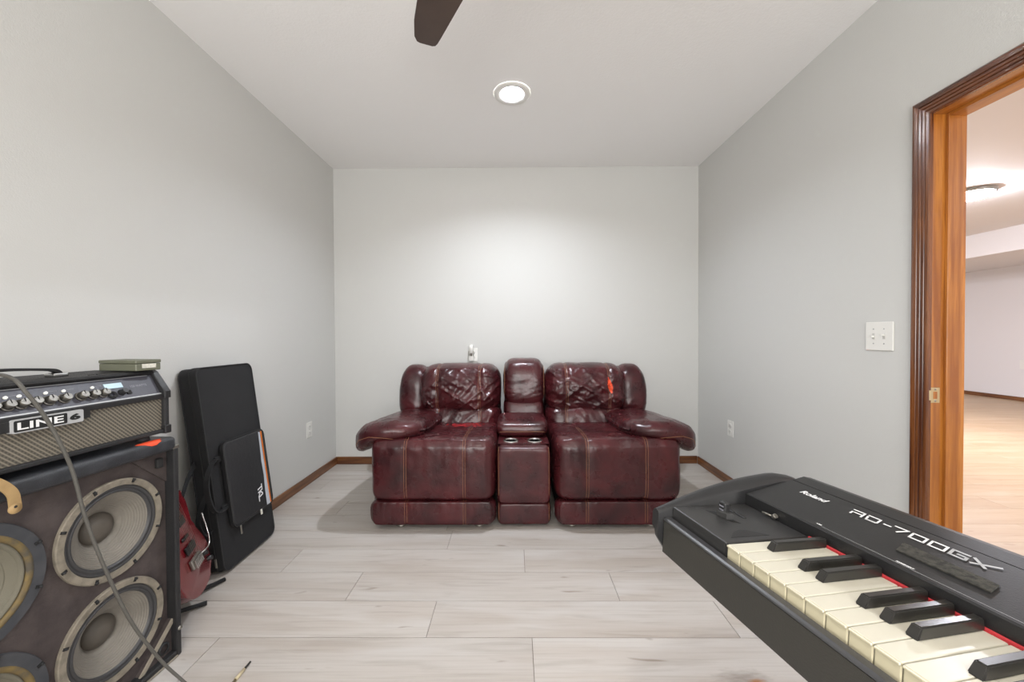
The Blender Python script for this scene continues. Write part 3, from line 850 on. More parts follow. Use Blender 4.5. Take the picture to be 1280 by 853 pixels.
# ------------------------------------------------------------------ speaker cabinet (local: x along the face away from the camera, -y out of the face)
CH = 1.5119
CF = Vector((-1.1664, 1.1064, 0))
cab = empty('speaker_cabinet', CF, CH, label='large black four-speaker cabinet with its grille off, standing at the left', cat='speaker cabinet')
A0, A1 = -.480, .159     # inner width
ZB, ZT, RIM, DEP = .022, .690, -.034, .285
T = .017
MB().box(A1, A1+T, RIM, DEP, 0, ZT+.012, .004, 2).build('side_panel', 'vinyl', cab)
MB().box(A0-T, A0, RIM, DEP, 0, ZT+.012, .004, 2).build('side_panel', 'vinyl', cab)
tp = MB().box(A0-T, A1+.006, RIM-.006, DEP, ZT, ZT+.045, .014, 4).build('top_panel', 'lip', cab, True)
MB().box(A0, A1, RIM, DEP, 0, ZB, .003, 1).build('bottom_panel', 'vinyl', cab)
MB().box(A0, A1, RIM-.003, RIM, .003, .008).build('bottom_edge', 'rimwood', cab)
MB().box(A0, A1, DEP-.012, DEP, ZB, ZT).build('back_panel', 'vinyl', cab)
SPK = [(0, .5056, 0), (0, .2035, 0), (-.306, .5056, 1), (-.306, .2035, 1)]
bm = MB()
xm, zm = -.153, .3545
for (cx, cz, k_) in SPK:
    x0, x1 = (xm, A1) if cx > -.1 else (A0, xm); z0, z1 = (zm, ZT) if cz > .35 else (ZB, zm)
    V, F = plate_hole(x0, x1, z0, z1, cx, cz, .127, 40)
    vv = [bm.bm.verts.new((p[0], 0, p[1])) for p in V]
    for f in F: bm.bm.faces.new([vv[i] for i in f])
bm.build('baffle_board', 'baffle', cab)
def speaker(cx, cz, old):
    g_, cn = ('gasketdark', 'cone2') if old else ('gasket', 'cone')
    c = (cx, 0, cz)
    ro = .150 if old else .1405
    if old: fr = MB().lathe([(.122, -.004), (.124, -.008), (.148, -.009), (ro, -.006), (ro, .001)], 'y', c, 64).build('speaker', g_, cab, True)
    else: fr = MB().lathe([(.121, -.002), (.122, -.009), (.138, -.010), (ro, -.008), (ro, .001)], 'y', c, 64).build('speaker', g_, cab, True)
    if old: MB().lathe([(.112, -.002), (.114, -.0065), (.119, -.0085), (.1245, -.0085), (.1255, -.006)], 'y', c, 64).build('glue_ring', 'gold', fr)
    MB().lathe([(.1225, -.004), (.119, -.0065), (.1155, -.0065), (.112, -.001), (.109, -.0055), (.105, -.0055), (.102, .002)], 'y', c, 64).build('surround', 'surround' if not old else cn, fr)
    prof_ = []
    n_ = 60
    for i in range(n_+1):
        f = i/n_; r = .1025-(.1025-.044)*f
        y_ = .002+.050*(f**1.15)
        rib = 0
        if old:
            for q in (.30, .48, .64, .78): rib += .0022*math.exp(-((f-q)/.018)**2)
        elif f < .8: rib = .0009*math.sin(f*n_*PI*2/5.0)
        prof_.append((r, y_-rib))
    MB().lathe(prof_, 'y', c, 64).build('cone', cn, fr)
    MB().lathe([(.0445, .052), (.043, .047), (.036, .040), (.024, .034), (.012, .0315), (0, .031)], 'y', c, 40).build('dust_cap', 'dust', fr)
    # notches and bolts round the frame
    for i in range(8):
        t = PI/8+i*PI/4; x, z = cx+math.cos(t)*(ro-.005), cz+math.sin(t)*(ro-.005)
        MB().box(-.008, .004, -.0115, -.008, -.0035, .0035).xform(Matrix.Translation((x, 0, z)) @ Matrix.Rotation(-t, 4, 'Y')).build('notch', 'blackmatte', fr)
        MB().lathe([(0, -.016), (.003, -.0155), (.0035, -.011)], 'y', (x, 0, z), 8).build('bolt', 'rubber', fr)
for a in SPK: speaker(*a)
# triangular corner braces and hardware
def brace(pts, name, m, y0, y1): return MB().prism(pts, 'y', y0, y1).build(name, m, cab)
b1 = brace([(A1, ZT), (A1, ZT-.105), (A1-.115, ZT)], 'corner_brace', 'baffle', -.006, 0)
MB().box(A1-.04, A1-.02, -.018, -.006, ZT-.05, ZT-.02, .002, 1).build('latch', 'blackmatte', b1)
b2 = brace([(A1, ZB), (A1, .128), (A1-.105, ZB)], 'corner_brace', 'baffle', -.014, 0)
MB().prism([(A1, .128), (A1, .112), (A1-.093, ZB), (A1-.108, ZB)], 'y', -.020, -.014).build('brace_edge', 'rimwood', b2)
MB().lathe([(.012, -.022), (.016, -.024), (.019, -.020), (.019, -.014)], 'y', (A1-.032, 0, ZB+.030), 20).build('leg_socket', 'rubber', b2)
MB().box(A1-.004, A1+T+.001, RIM-.0015, RIM+.02, ZT+.002, ZT+.013, .001, 1).build('corner_metal', 'steel', cab)
MB().lathe([(0, -.004), (.006, -.003), (.007, 0)], 'y', (A1+.010, RIM, .09), 10).build('rivet', 'steel', cab)
# orange mark on the rounded top edge
om = MB(); rows = []
xl = (.058, .046, .040, .050, .062, .070, .080); xr = (.118, .124, .120, .112, .116, .104, .096)
for j in range(7):
    a = math.radians(112-17*j)
    yy, zz = RIM-.006+.014-.0146*math.sin(PI/2-a) if False else RIM+.008-.0147*math.cos(a)*-1*-1, ZT+.031+.0147*math.sin(a)
    if j == 0: yy = RIM+.016; zz = ZT+.0455
    rows.append([om.bm.verts.new((xl[j]+(xr[j]-xl[j])*i/4, yy, zz)) for i in range(5)])
for A_, B_ in zip(rows, rows[1:]):
    for i in range(4): om.bm.faces.new((A_[i], A_[i+1], B_[i+1], B_[i]))
om.build('orange_mark', 'orangered', tp)

# ------------------------------------------------------------------ amplifier head on the cabinet
AZ = ZT+.0465
amp = empty('guitar_amp_head', CF+Vector((0, 0, AZ)), CH, label='black guitar amplifier head with silver knobs on top of the speaker cabinet', cat='amplifier')
B0, B1 = -.485, .150
fz = .016
side = [(-.030, fz), (-.030, .145), (-.018, .160), (.012, .208), (.022, .216), (.21, .216), (.21, fz)]
for (a, b) in ((B0, B0+.016), (B1-.016, B1)):
    MB().prism(side, 'x', a, b, .004, 2).build('side_panel', 'vinyl', amp)
for (a, b) in ((B0-.002, B0+.018), (B1-.018, B1+.003)):
    MB().prism([(-.034, .128), (-.034, .150), (-.021, .165), (.010, .212), (.022, .2195), (.05, .2195), (.05, .206), (.022, .206), (-.012, .150), (-.012, .128)], 'x', a, b, .003, 2).build('corner_guard', 'black', amp)
    MB().box(a, b, -.034, .0, fz-.003, fz+.024, .003, 2).build('corner_guard', 'black', amp)
MB().prism([(.008, .205), (.003, .211), (.008, .217), (.21, .217), (.21, .205)], 'x', B0+.016, B1-.016, .002, 2).build('top_panel', 'vinyl', amp)
MB().box(B0+.016, B1-.016, -.028, .21, fz, fz+.012, .003, 2).build('bottom_panel', 'vinyl', amp)
MB().box(B0+.016, B1-.016, .198, .21, fz, .206).build('back_panel', 'vinyl', amp)
MB().box(B0+.016, B1-.016, -.018, -.012, fz+.012, .132).build('grille_cloth', 'cloth', amp)
MB().box(B0+.016, B1-.016, -.026, -.010, .126, .142, .003, 2).build('trim_bar', 'black', amp)
# sloping control panel: local frame (x, s) -> y,z
sl = Vector((0, .034, .060)).normalized(); nl = Vector((0, -.060, .034)).normalized()
PB = Vector((0, -.018, .142)); PL = .070
def pp(x, s_, h=0): return Vector((x, 0, 0))+PB+sl*s_+nl*h
def ppbox(x0, x1, s0, s1, h0, h1, name, m, parent, bev=0):
    mb = MB().box(x0, x1, h0, h1, s0, s1, bev, 1)
    R = Matrix(((1, 0, 0), (0, nl.y, sl.y), (0, nl.z, sl.z))).to_4x4(); R.translation = PB
    return mb.xform(R).build(name, m, parent)
panel = ppbox(B0+.017, B1-.017, 0, PL, -.006, 0, 'control_panel', 'panelgrey', amp)
ppbox(B0+.018, B1-.018, -.004, .002, -.002, .003, 'panel_trim', 'inkgrey', panel)
ppbox(B0+.018, B1-.030, PL-.003, PL-.001, 0, .0008, 'panel_line', 'inkgrey', panel)
def on_panel(x, s_, prof_, name, m, seg=20, parent=None):
    R = Matrix(((1, 0, 0), (0, sl.y, nl.y), (0, sl.z, nl.z))).to_4x4(); R.translation = pp(x, s_)
    return MB().lathe(prof_, 'z', seg=seg).xform(R).build(name, m, parent or panel, True)
ks = [-.425, -.396, -.367, -.338, -.309, -.281, -.254, -.228, -.204, -.179, -.151, -.120, -.082, -.055, -.030]
for x in ks:
    kb = on_panel(x+.006, .026, [(0, .018), (.0085, .018), (.0098, .0165), (.0105, .004), (.013, .003), (.013, 0)], 'knob', 'brushed', 18)
    ppbox(x+.0052, x+.0068, .026, .0355, .018, .0187, 'pointer', 'blackmatte', kb)
on_panel(-.003, .018, [(.005, .004), (.011, .005), (.012, 0)], 'input_jack', 'blackmatte')
on_panel(.025, .022, [(0, .016), (.007, .016), (.009, .004), (.010, 0)], 'knob', 'black')
ppbox(.038, .050, .014, .026, 0, .003, 'power_switch', 'blackmatte', panel)
for x in (-.37, -.32, -.27, -.221, -.197, -.147, -.110, -.045):
    on_panel(x+.004, .048, [(0, .004), (.0035, .0035), (.004, 0)], 'button', 'led', 12)
    ppbox(x+.010, x+.028, .0505, .0515, 0, .0005, 'panel_print', 'inkdim', panel)
ppbox(-.012, .036, .038, .054, 0, .002, 'display', 'lcd', panel, .0005)
V, F = text_mesh('150 WATTS', .048, .0075, 0, .02)
pymesh('watt_lettering', [pp(.056+x, .034+y_, .0006) for x, y_ in V], F, 'inkdim', panel)
# badge
bx0, bx1, bz0, bz1 = -.232, -.092, .103, .135
def rrect(x0, x1, z0, z1, r, n_=4):
    P = []
    for cx, cz, a in ((x1-r, z1-r, 0), (x0+r, z1-r, PI/2), (x0+r, z0+r, PI), (x1-r, z0+r, 1.5*PI)):
        for i in range(n_+1): t = a+PI/2*i/n_; P.append((cx+r*math.cos(t), cz+r*math.sin(t)))
    return P
bd = MB().prism(rrect(bx0, bx1, bz0, bz1, .004), 'y', -.033, -.018).build('badge', 'inkgrey', amp)
MB().prism(rrect(bx0+.003, bx1-.036, bz0+.003, bz1-.003, .003), 'y', -.0338, -.0325).build('badge_field', 'blackmatte', bd)
MB().box(bx0-.03, bx0, -.027, -.02, bz0+.004, bz1-.004).build('badge_mount', 'black', bd)
MB().box(bx1, bx1+.02, -.027, -.02, bz0+.006, bz1-.002).build('badge_mount', 'black', bd)
V, F = text_mesh('LINE', .088, .017, 0, .022)
pymesh('badge_lettering', [(bx0+.0085+x, -.0342, bz0+.0075+z) for x, z in V], F, 'ink', bd)
V, F = text_mesh('6', .024, .016, 0, .06)
pymesh('badge_numeral', [(bx1-.031+x, -.0336, bz0+.008+z) for x, z in V], F, 'blackmatte', bd)
for x in (B0+.06, B1-.06):
    for y_ in (.0, .17): MB().lathe([(0, 0), (.016, 0), (.017, .004), (.014, .017), (0, .017)], 'z', (x, y_, 0), 20).build('rubber_foot', 'rubber', amp)
# carry handle on top
hp_ = smoothpath([(-.052, .085, .220), (-.062, .085, .232), (-.085, .085, .238), (-.17, .085, .244), (-.255, .085, .238), (-.278, .085, .232), (-.288, .085, .220)], 6)
MB().ribbon(hp_, [(0, .012, 0)]*len(hp_), [(0, 0, .0035)]*len(hp_)).build('carry_handle', 'rubber', amp)
for x in (-.060, -.280):
    MB().box(x-.018, x+.018, .070, .100, .216, .228, .004, 2).build('handle_bracket', 'chrome', amp)
for x in (.0, -.02): MB().box(x-.006, x+.006, .03, .036, .2165, .2185).build('top_screw', 'rubber', amp)

# grey-green box on the amp
bx = empty('metal_box', CF+Matrix.Rotation(CH, 3, 'Z') @ Vector((.070, .036, AZ+.2200)), CH-.10, label='small grey-green metal box with a paper label on top of the amplifier', cat='box')
MB().box(0, .072, -.045, .095, 0, .022, .002, 1).build('body', 'tin', bx)
MB().box(-.001, .073, -.046, .096, .023, .033, .002, 1).build('lid', 'tin', bx)
MB().box(.016, .056, -.0468, -.0455, .008, .021).build('paper_label', 'label', bx)

# tan strap end hanging over the cabinet top edge
st = empty('leather_strap', CF+Matrix.Rotation(CH, 3, 'Z') @ Vector((-.248, -.05, .686)), CH, label='tan leather strap end with a hole, hanging over the cabinet front', cat='strap')
sp_ = smoothpath([(-.10, -.006, .085), (-.06, -.010, .078), (-.03, -.010, .062), (-.004, -.008, .030), (.004, -.004, .0), (.004, -.004, -.012)], 6)
wd = []
for i, p in enumerate(sp_):
    a = sp_[max(0, i-1)]; b = sp_[min(len(sp_)-1, i+1)]; d = (b-a).normalized(); n_ = Vector((-d.z, 0, d.x)); wd.append(n_*(.0075+.003*math.sin(min(1, i/(len(sp_)-1))*PI*.5)))
MB().ribbon(sp_, wd, [(0, .0018, 0)]*len(sp_)).build('strap_band', 'tan', st)
MB().lathe([(0, -.0019), (.0115, -.0019), (.012, 0), (.0115, .0019), (0, .0019)], 'y', (.004, -.004, -.010), 24).build('strap_end', 'tan', st)
MB().lathe([(0, -.0024), (.003, -.0024), (.003, 0)], 'y', (.004, -.004, -.006), 12).build('strap_hole', 'slot', st)

# grey cable: from over the amp down past the speakers to the floor
def cl(x, off, z): return CF+Matrix.Rotation(CH, 3, 'Z') @ Vector((x, -off, 0))+Vector((0, 0, z))
from_frame = [(-.42, .05, .965), (-.36, .06, .985), (-.30, .075, .985), (-.262, .08, .972), (-.245, .09, .937), (-.218, .095, .880), (-.190, .10, .800), (-.168, .10, .725), (-.146, .10, .612), (-.112, .105, .472), (-.062, .12, .290), (.0, .14, .130), (.033, .17, .045), (.040, .20, .006), (.0, .235, .005), (-.08, .25, .005), (-.2, .24, .005)]
cb = empty('instrument_cable', cl(-.36, .06, 0), label='grey instrument cable drooping from the amplifier across the speakers to the floor', cat='cable')
MB().tube([Vector(cl(*p))-cb.location for p in smoothpath(from_frame, 8)], .0040, 10).build('cable_run', 'cable', cb)
jp = Vector((-.863, 1.238, .006)); jd = Vector((-.28, -.62, 0)).normalized()
jd = (Vector((-.868, 1.168, 0))-Vector((-.863, 1.238, 0))); jd = Vector((-.02, -1, 0)).normalized()
jk = empty('jack_plug', (jp.x, jp.y, 0), label='jack plug with a tan barrel lying on the floor at the bottom edge', cat='plug')
def jt(a, b, ra, rb, name, m): MB().tube([jd*a+Vector((0, 0, .0055)), jd*b+Vector((0, 0, .0055))], [ra, rb], 12).build(name, m, jk)
jt(0, .028, .0030, .0034, 'tip', 'slot'); jt(.028, .066, .0050, .0053, 'barrel', 'jackbody'); jt(.066, .080, .0042, .003, 'collar', 'gold')
MB().tube([q for q in smoothpath([jd*.078+Vector((0, 0, .004)), jd*.16+Vector((0, 0, .004)), jd*.25+Vector((.03, 0, .004)), jd*.4+Vector((.0, 0, .004))], 6)], .0032, 8).build('lead', 'cable', jk)

# ------------------------------------------------------------------ soft case leaning on the left wall
Bv = Vector((-.0204, .99979, -.0035)); Uv = Vector((-.13139, .000755, .99133)); Bv = (Bv-Uv*Bv.dot(Uv)).normalized(); Nv = Bv.cross(Uv)
case = empty('instrument_case', (-1.2815, 1.688, .0155), Matrix((Bv, -Nv, Uv)).transposed(), label='black nylon instrument case with a front pocket, leaning on the left wall', cat='case')
# local x along bottom, y into the case, z up
W_, H_, T_ = .372, .915, .082
body = MB().prism(rrect(0, W_, 0, H_, .035, 5), 'y', .004, T_-.002, .008, 3).build('case_body', 'nylon', case, True)
for yy, m in ((.0035, 'rubber'), (T_-.004, 'rubber')):
    P = [(x, yy, z) for x, z in rrect(.001, W_-.001, .001, H_-.001, .035, 5)]
    MB().tube(P+[P[0]], .0035, 6).build('piping', m, case)
P = [(x, T_*.42, z) for x, z in rrect(-.0005, W_+.0005, -.0005, H_+.0005, .035, 5)]
MB().tube(P+[P[0]], .003, 6).build('zipper', 'blackmatte', case)
def pull(x, y, z, ang=0):
    return MB().box(-.005, .005, -.003, 0, -.018, .018, .001, 1).xform(Matrix.Translation((x, y, z)) @ Matrix.Rotation(ang, 4, 'Y')).build('zip_pull', 'steel', case)
MB().box(-.004, -.001, .028, .038, .03, .07, .001, 1).build('zip_pull', 'steel', case)
pk = MB().prism(rrect(.062, .352, .168, .562, .03, 4), 'y', -.026, .004, .009, 3).build('front_pocket', 'pocket', case, True)
P = [(x, -.021, z) for x, z in rrect(.060, .354, .166, .564, .032, 4)]
MB().tube(P+[P[0]], .0035, 6).build('pocket_zip', 'rubber', pk)
MB().box(.085, .095, -.033, -.027, .128, .168, .002, 1).build('zip_pull', 'steel', pk)
MB().box(.235, .247, -.033, -.027, .150, .176, .002, 1).build('zip_pull', 'label', pk)
MB().prism([(.296, .176), (.322, .176), (.318, .55), (.306, .553), (.304, .48), (.300, .40), (.303, .33), (.297, .25)], 'y', -.0272, -.0262).build('grey_band', 'reflect', pk)
MB().box(.3225, .3255, -.0274, -.0262, .178, .553).box(.3280, .3305, -.0274, -.0262, .178, .553).build('orange_stripe', 'orange', pk)
# letters running down the band: rotated a quarter turn
glyph = [[(0, 1), (.9, 1)], [(.45, 1), (.45, .0)], [(1.15, 0), (1.15, 1)], [(2.0, 1), (1.2, .5), (2.0, 0)], [(2.2, 1), (2.2, 0), (3.0, 0)]]
V, F = strokes_mesh(glyph, .0065, .0225, .030, -.25)
pymesh('case_lettering', [(.243+p[1], -.0275, .285-p[0]) for p in V], F, 'ink', pk)
hd = smoothpath([(.045, -.006, .495), (.015, -.014, .500), (-.025, -.022, .480), (-.058, -.026, .440), (-.066, -.026, .385), (-.054, -.024, .320), (-.025, -.020, .282), (.015, -.012, .272), (.050, -.006, .275)], 6)
MB().ribbon(hd, [(.003, .014, .0)]*len(hd), [(.003, 0, .002)]*len(hd)).build('carry_handle', 'nylon', case)
for zz, x1 in ((.495, .085), (.274, .09)): MB().box(.03, x1, -.006, .004, zz-.014, zz+.014, .002, 1).build('handle_tab', 'nylon', case)
ss = smoothpath([(-.002, .06, .50), (-.03, .062, .47), (-.07, .06, .42), (-.12, .05, .36)], 5)
MB().ribbon(ss, [(.0, .002, .014)]*len(ss), [(.002, .002, 0)]*len(ss)).build('shoulder_strap', 'nylon', case)
ss = smoothpath([(-.002, .03, .36), (-.035, .035, .31), (-.055, .04, .25), (-.03, .04, .19), (-.002, .035, .20)], 5)
MB().ribbon(ss, [(.006, .016, .0)]*len(ss), [(.002, 0, .002)]*len(ss)).build('shoulder_strap', 'nylon', case)

# ------------------------------------------------------------------ red guitar on a floor stand, between cabinet and case
th = math.radians(114); e = Vector((math.cos(th), math.sin(th), 0)); n0 = Vector((math.sin(th), -math.cos(th), 0))
tl = math.radians(17); L = Vector((0, 0, 1))*math.cos(tl)-n0*math.sin(tl); nn = n0*math.cos(tl)+Vector((0, 0, 1))*math.sin(tl)
GO = Vector((-1.214, 1.465, .088))
gt = empty('electric_guitar', GO, Matrix((e, -nn, L)).transposed(), label='red electric guitar standing between the speaker cabinet and the case', cat='guitar')
half = [(0, 0), (.06, .006), (.11, .028), (.145, .075), (.150, .125), (.132, .175), (.108, .215), (.104, .250), (.118, .300), (.122, .345), (.112, .372), (.096, .385), (.082, .365), (.070, .325), (.050, .300), (.03, .295)]
halfL = [(-.03, .295), (-.055, .305), (-.075, .340), (-.092, .395), (-.112, .418), (-.128, .400), (-.132, .355), (-.118, .295), (-.110, .250), (-.118, .215), (-.145, .170), (-.160, .120), (-.150, .070), (-.11, .028), (-.06, .006)]
outl = [Vector((x, 0, z)) for x, z in half+halfL]
sm = smoothpath(outl+[outl[0]], 3)[:-1]
gb = MB().prism([(p.x, p.z) for p in sm], 'y', -.020, .018, .007, 3).build('body', 'guitar', gt, True)
nk = MB().box(-.026, .026, -.030, -.012, .28, .36, .004, 1).prism([(-.026, .36), (.026, .36), (.021, .72), (-.021, .72)], 'y', -.030, -.012).build('neck', 'rosewood', gt)
hd_ = MB().prism([(-.021, .72), (.021, .72), (.034, .745), (.024, .78), (-.024, .85), (-.036, .83), (-.030, .75)], 'y', -.024, -.010, .002, 1).build('headstock', 'pick', gt)
for i in range(6): MB().lathe([(0, 0), (.006, 0), (.006, .010), (0, .010)], 'x', (-.046, -.017, .755+i*.014), 8).build('tuning_peg', 'chrome', hd_)
for i in range(10):
    MB().box(-.022, .022, -.0315, -.030, .37+i*.036, .372+i*.036).build('fret', 'steel', nk)
for zz in (.262, .155):
    MB().box(-.040, .040, -.030, -.020, zz, zz+.032, .003, 1).build('pickup', 'pick', gb)
MB().box(-.030, .030, -.026, -.020, .208, .222, .003, 1).build('pickup', 'pick', gb)
br = MB().box(-.045, .045, -.032, -.020, .098, .135, .003, 1).build('bridge', 'steel', gb)
for i in range(6): MB().box(-.036+i*.0125, -.027+i*.0125, -.038, -.032, .095, .128, .001, 1).build('saddle', 'chrome', br)
MB().tube(smoothpath([(.045, -.028, .118), (.062, -.040, .120), (.095, -.046, .125), (.120, -.048, .16), (.135, -.048, .245)], 5), .003, 6).build('tremolo_arm', 'chrome', br)
for i in range(6):
    x0 = -.0315+i*.0126; x1 = -.017+i*.0068
    MB().tube([(x0, -.039, .112), (x1, -.035, .73)], .0006, 4).build('string', 'steel', gt)
for (x, z) in ((.085, .10), (.105, .065)):
    MB().lathe([(0, -.036), (.009, -.036), (.011, -.020)], 'y', (x, 0, z), 16).build('control_knob', 'pick', gb)
gs = empty('guitar_stand', (-1.33, 1.40, 0), label='black tubular guitar stand feet showing on the floor beside the case', cat='stand')
def gtube(P, name='leg', r=.0085): MB().tube([Vector(p)-Vector((-1.33, 1.40, 0)) for p in P], r, 10).build(name, 'rubber', gs)
gtube([(-1.40, 1.42, .24), (-1.345, 1.400, .02), (-1.223, 1.511, .0088)])
gtube([(-1.40, 1.42, .24), (-1.37, 1.405, .03), (-1.263, 1.659, .0088)])
gtube([(-1.40, 1.42, .24), (-1.385, 1.44, .03), (-1.282, 1.625, .0088)])
gtube([(-1.40, 1.42, .24), (-1.425, 1.41, .02)], 'upright')
gtube([(-1.40, 1.42, .24), (-1.41, 1.42, .55)], 'upright')

# ------------------------------------------------------------------ digital piano
uu = Vector((.23798815, -.97125809, -.00439999)); vv_ = Vector((.96898504, .23773673, -.0674481)); ww = uu.cross(vv_)
KP = Vector((.3105, .5675, .7524))
pia = empty('digital_piano', KP, Matrix((uu, vv_, ww)).transposed(), label='black digital stage piano with white and black keys at the lower right', cat='keyboard')
KW = .0236; NW = 52; KL = NW*KW
UL, UR = -.123, KL+.05
# keys
wk0 = MB().box(.0005, KW-.0005, 0, .149, -.022, 0, .0012, 2)
wk0.box(.0008, KW-.0008, -.0022, .0, -.0035, -.0004, .0008, 1)
for f in wk0.bm.faces:
    if f.normal.y < -.8 or (f.calc_center_median().y < .001 and f.calc_center_median().z < -.004): f.material_index = 1
wk = wk0.build('white_key', ['ivory', 'ivoryside'], pia)
for i in range(1, NW): dup(wk, 'white_key', (i*KW, 0, 0))
bkm = MB()
Vb = [(-.0060, .0495, 0), (.0060, .0495, 0), (.0060, .149, 0), (-.0060, .149, 0), (-.0046, .0570, .0125), (.0046, .0570, .0125), (.0046, .149, .0125), (-.0046, .149, .0125)]
bvs = [bkm.bm.verts.new(p) for p in Vb]
for f in ((0, 1, 2, 3), (4, 7, 6, 5), (0, 4, 5, 1), (1, 5, 6, 2), (2, 6, 7, 3), (3, 7, 4, 0)): bkm.bm.faces.new([bvs[i] for i in f])
bmesh.ops.bevel(bkm.bm, geom=list(bkm.bm.edges), offset=.0013, segments=2, affect='EDGES')
names = 'ABCDEFG'
first = None
for i in range(NW-1):
    if names[i % 7] in 'BE': continue
    x = (i+1)*KW
    if first is None: first = bkm.build('black_key', 'ebony', pia, True, loc=(x, 0, 0))
    else: dup(first, 'black_key', (x, 0, 0))
# chassis
MB().box(UL, UR, -.004, .33, -.088, -.026, .003, 1).build('chassis', 'blackmatte', pia)
rl = MB().prism([(-.0195, -.076), (-.0195, -.0215), (-.004, -.0215), (-.004, -.080)], 'x', UL+.001, UR, .0006, 1).build('front_rail', 'raildark', pia)
MB().prism([(-.0175, -.0215), (-.0175, -.0200), (-.004, -.0200), (-.004, -.0215)], 'x', UL+.001, UR).build('rail_groove', 'blackmatte', rl)
MB().prism([(-.0205, -.0200), (-.0195, -.0180), (-.0165, -.0160), (-.006, -.0160), (-.004, -.0200)], 'x', UL+.001, UR, .0004, 1).build('rail_trim', 'railtop', rl)
MB().box(UL, UR, -.004, .001, -.05, -.024).build('rail_gap', 'blackmatte', rl)
MB().box(0, KL, .1475, .152, -.01, .0032, .0008, 1).build('felt_strip', 'felt', pia)
cp = MB().prism([(.152, -.02), (.152, .020), (.1535, .0222), (.2556, .0439), (.2556, -.02)], 'x', UL, UR, .0006, 1).build('control_panel', 'panelblk', pia)
MB().prism([(.2572, -.03), (.2572, .0443), (.283, .0497), (.300, .047), (.335, .010), (.335, -.08)], 'x', UL, UR, .0015, 1).build('rear_cover', 'panelblk', pia)
MB().box(UL, UR, .2550, .2580, -.02, .040).build('panel_seam', 'blackmatte', pia)
# left control block
bl = MB().box(UL, -.0012, -.002, .151, -.03, .0015, .0018, 2).build('bender_block', 'blacksat', pia)
MB().box(KL+.001, UR, -.002, .151, -.03, .0015, .0018, 2).build('end_block', 'blacksat', pia)
MB().box(-.0014, -.0002, -.002, .149, -.024, .0).build('block_edge', 'blackmatte', bl)
MB().prism([(-.104, .049), (-.058, .062), (-.052, .074), (-.098, .062)], 'z', .0012, .0018).build('bender_slot', 'blackmatte', bl)
MB().prism([(-.083, .053), (-.066, .058), (-.062, .069), (-.079, .066)], 'z', .0016, .012, .001, 1).build('bender_lever', 'blacksat', bl)
MB().box(-.0875, -.0735, .060, .072, .008, .026, .003, 2).build('bender_grip', 'black', bl)
MB().box(-.085, -.076, .0595, .0605, .012, .014).box(-.085, -.076, .0595, .0605, .018, .020).build('grip_ridge', 'inkdim', bl)
MB().box(-.106, -.089, .093, .099, .001, .0035, .0008, 1).build('button', 'black', bl)
MB().box(-.086, -.068, .094, .101, .001, .0035, .0008, 1).build('button', 'black', bl)
arc = [(-.012, .020+.066*i/12, ) for i in range(13)]
arcp = [(-.0125-.020*math.sin(PI*i/12), .018+.070*i/12) for i in range(13)]
MB().prism(arcp, 'z', .0012, .0019).build('thumb_recess', 'black', bl)
MB().tube([(-.078, .143, .006), (-.060, .1475, .006)], .0018, 8).build('lever_stem', 'steel', bl)
MB().tube([(-.060, .1470, .005), (-.055, .1470, .010)], .0038, 10).build('lever_cap', 'steel', bl)
# end caps with a curved top
def cap(x0, x1, xo_sign, name):
    n_ = 20; V = []; F = []
    ys = [-.030+(.318+.030)*i/n_ for i in range(n_+1)]
    ring = 9
    for y_ in ys:
        t = (y_+.030)/(.348)
        zin = -.006+.054*min(1, t*1.17)+(.004*math.sin(min(1, t)*PI))
        if t > .78: zin -= (t-.78)*.09
        if t > .9: zin -= (t-.9)*.2
        bulge = .009*math.sin(max(0, min(1, t*1.15))*PI)
        zb = -.080+.03*max(0, (.06-t)/.06)
        if t > .9: zb += (t-.9)*.2
        xo = x1+xo_sign*(-.020+.024*math.sin(min(1, t*1.6)*PI*.5))
        sec = [(x0, zb), (x0, zin-.004), (x0+(xo-x0)*.12, zin), (x0+(xo-x0)*.5, zin+.35*bulge+.002), (x0+(xo-x0)*.82, zin+.5*bulge-.001), (xo, zin-.006+.4*bulge), (xo+(x0-xo)*.02, zin-.03), (xo+(x0-xo)*.45, zb+.01), (x0+(xo-x0)*.35, zb)]
        for a, b in sec: V.append((a, y_, b))
    for i in range(n_):
        for k in range(ring): F.append((i*ring+k, i*ring+(k+1) % ring, (i+1)*ring+(k+1) % ring, (i+1)*ring+k))
    F.append(tuple(range(ring))[::-1]); F.append(tuple(range(n_*ring, (n_+1)*ring)))
    o = pymesh(name, V, F, 'panelblk', pia, True); o.data.set_sharp_from_angle(angle=math.radians(50)); return o
cap(UL-.0005, UL-.038, -1, 'end_cap'); cap(UR+.0005, UR+.038, 1, 'end_cap')
# printing on the sloping panel
sa = math.atan2(.0217, .102)
def pl_(x, s_, h=.0009): return (x, .1535+s_*math.cos(sa)-h*math.sin(sa), .0222+s_*math.sin(sa)+h*math.cos(sa))
V, F = text_mesh('Roland', .0455, .0115, .18, .03)
pymesh('maker_lettering', [pl_(-.0795+x, .0715+y_) for x, y_ in V], F, 'ink', cp)
G = {'R': [[(.05, 0), (.05, .45)], [(0, 1), (1, 1), (1, 0)], [(.25, .45), (1, .45)]],
     'D': [[(0, 1), (1, 1), (1, .1), (.1, 0), (.0, .7)], [(.1, 0), (.9, 0)]],
     '-': [[(.1, .5), (.6, .5)]], '7': [[(0, 1), (1, 1), (.45, 0)]], '0': [[(0, 0), (1, 0), (1, 1), (0, 1), (0, 0)]],
     'G': [[(1, 1), (0, 1), (0, 0), (1, 0), (1, .5), (.45, .5)]], 'X': [[(0, 1), (.85, 0)], [(0.05, 0), (1.5, 1.05)]]}
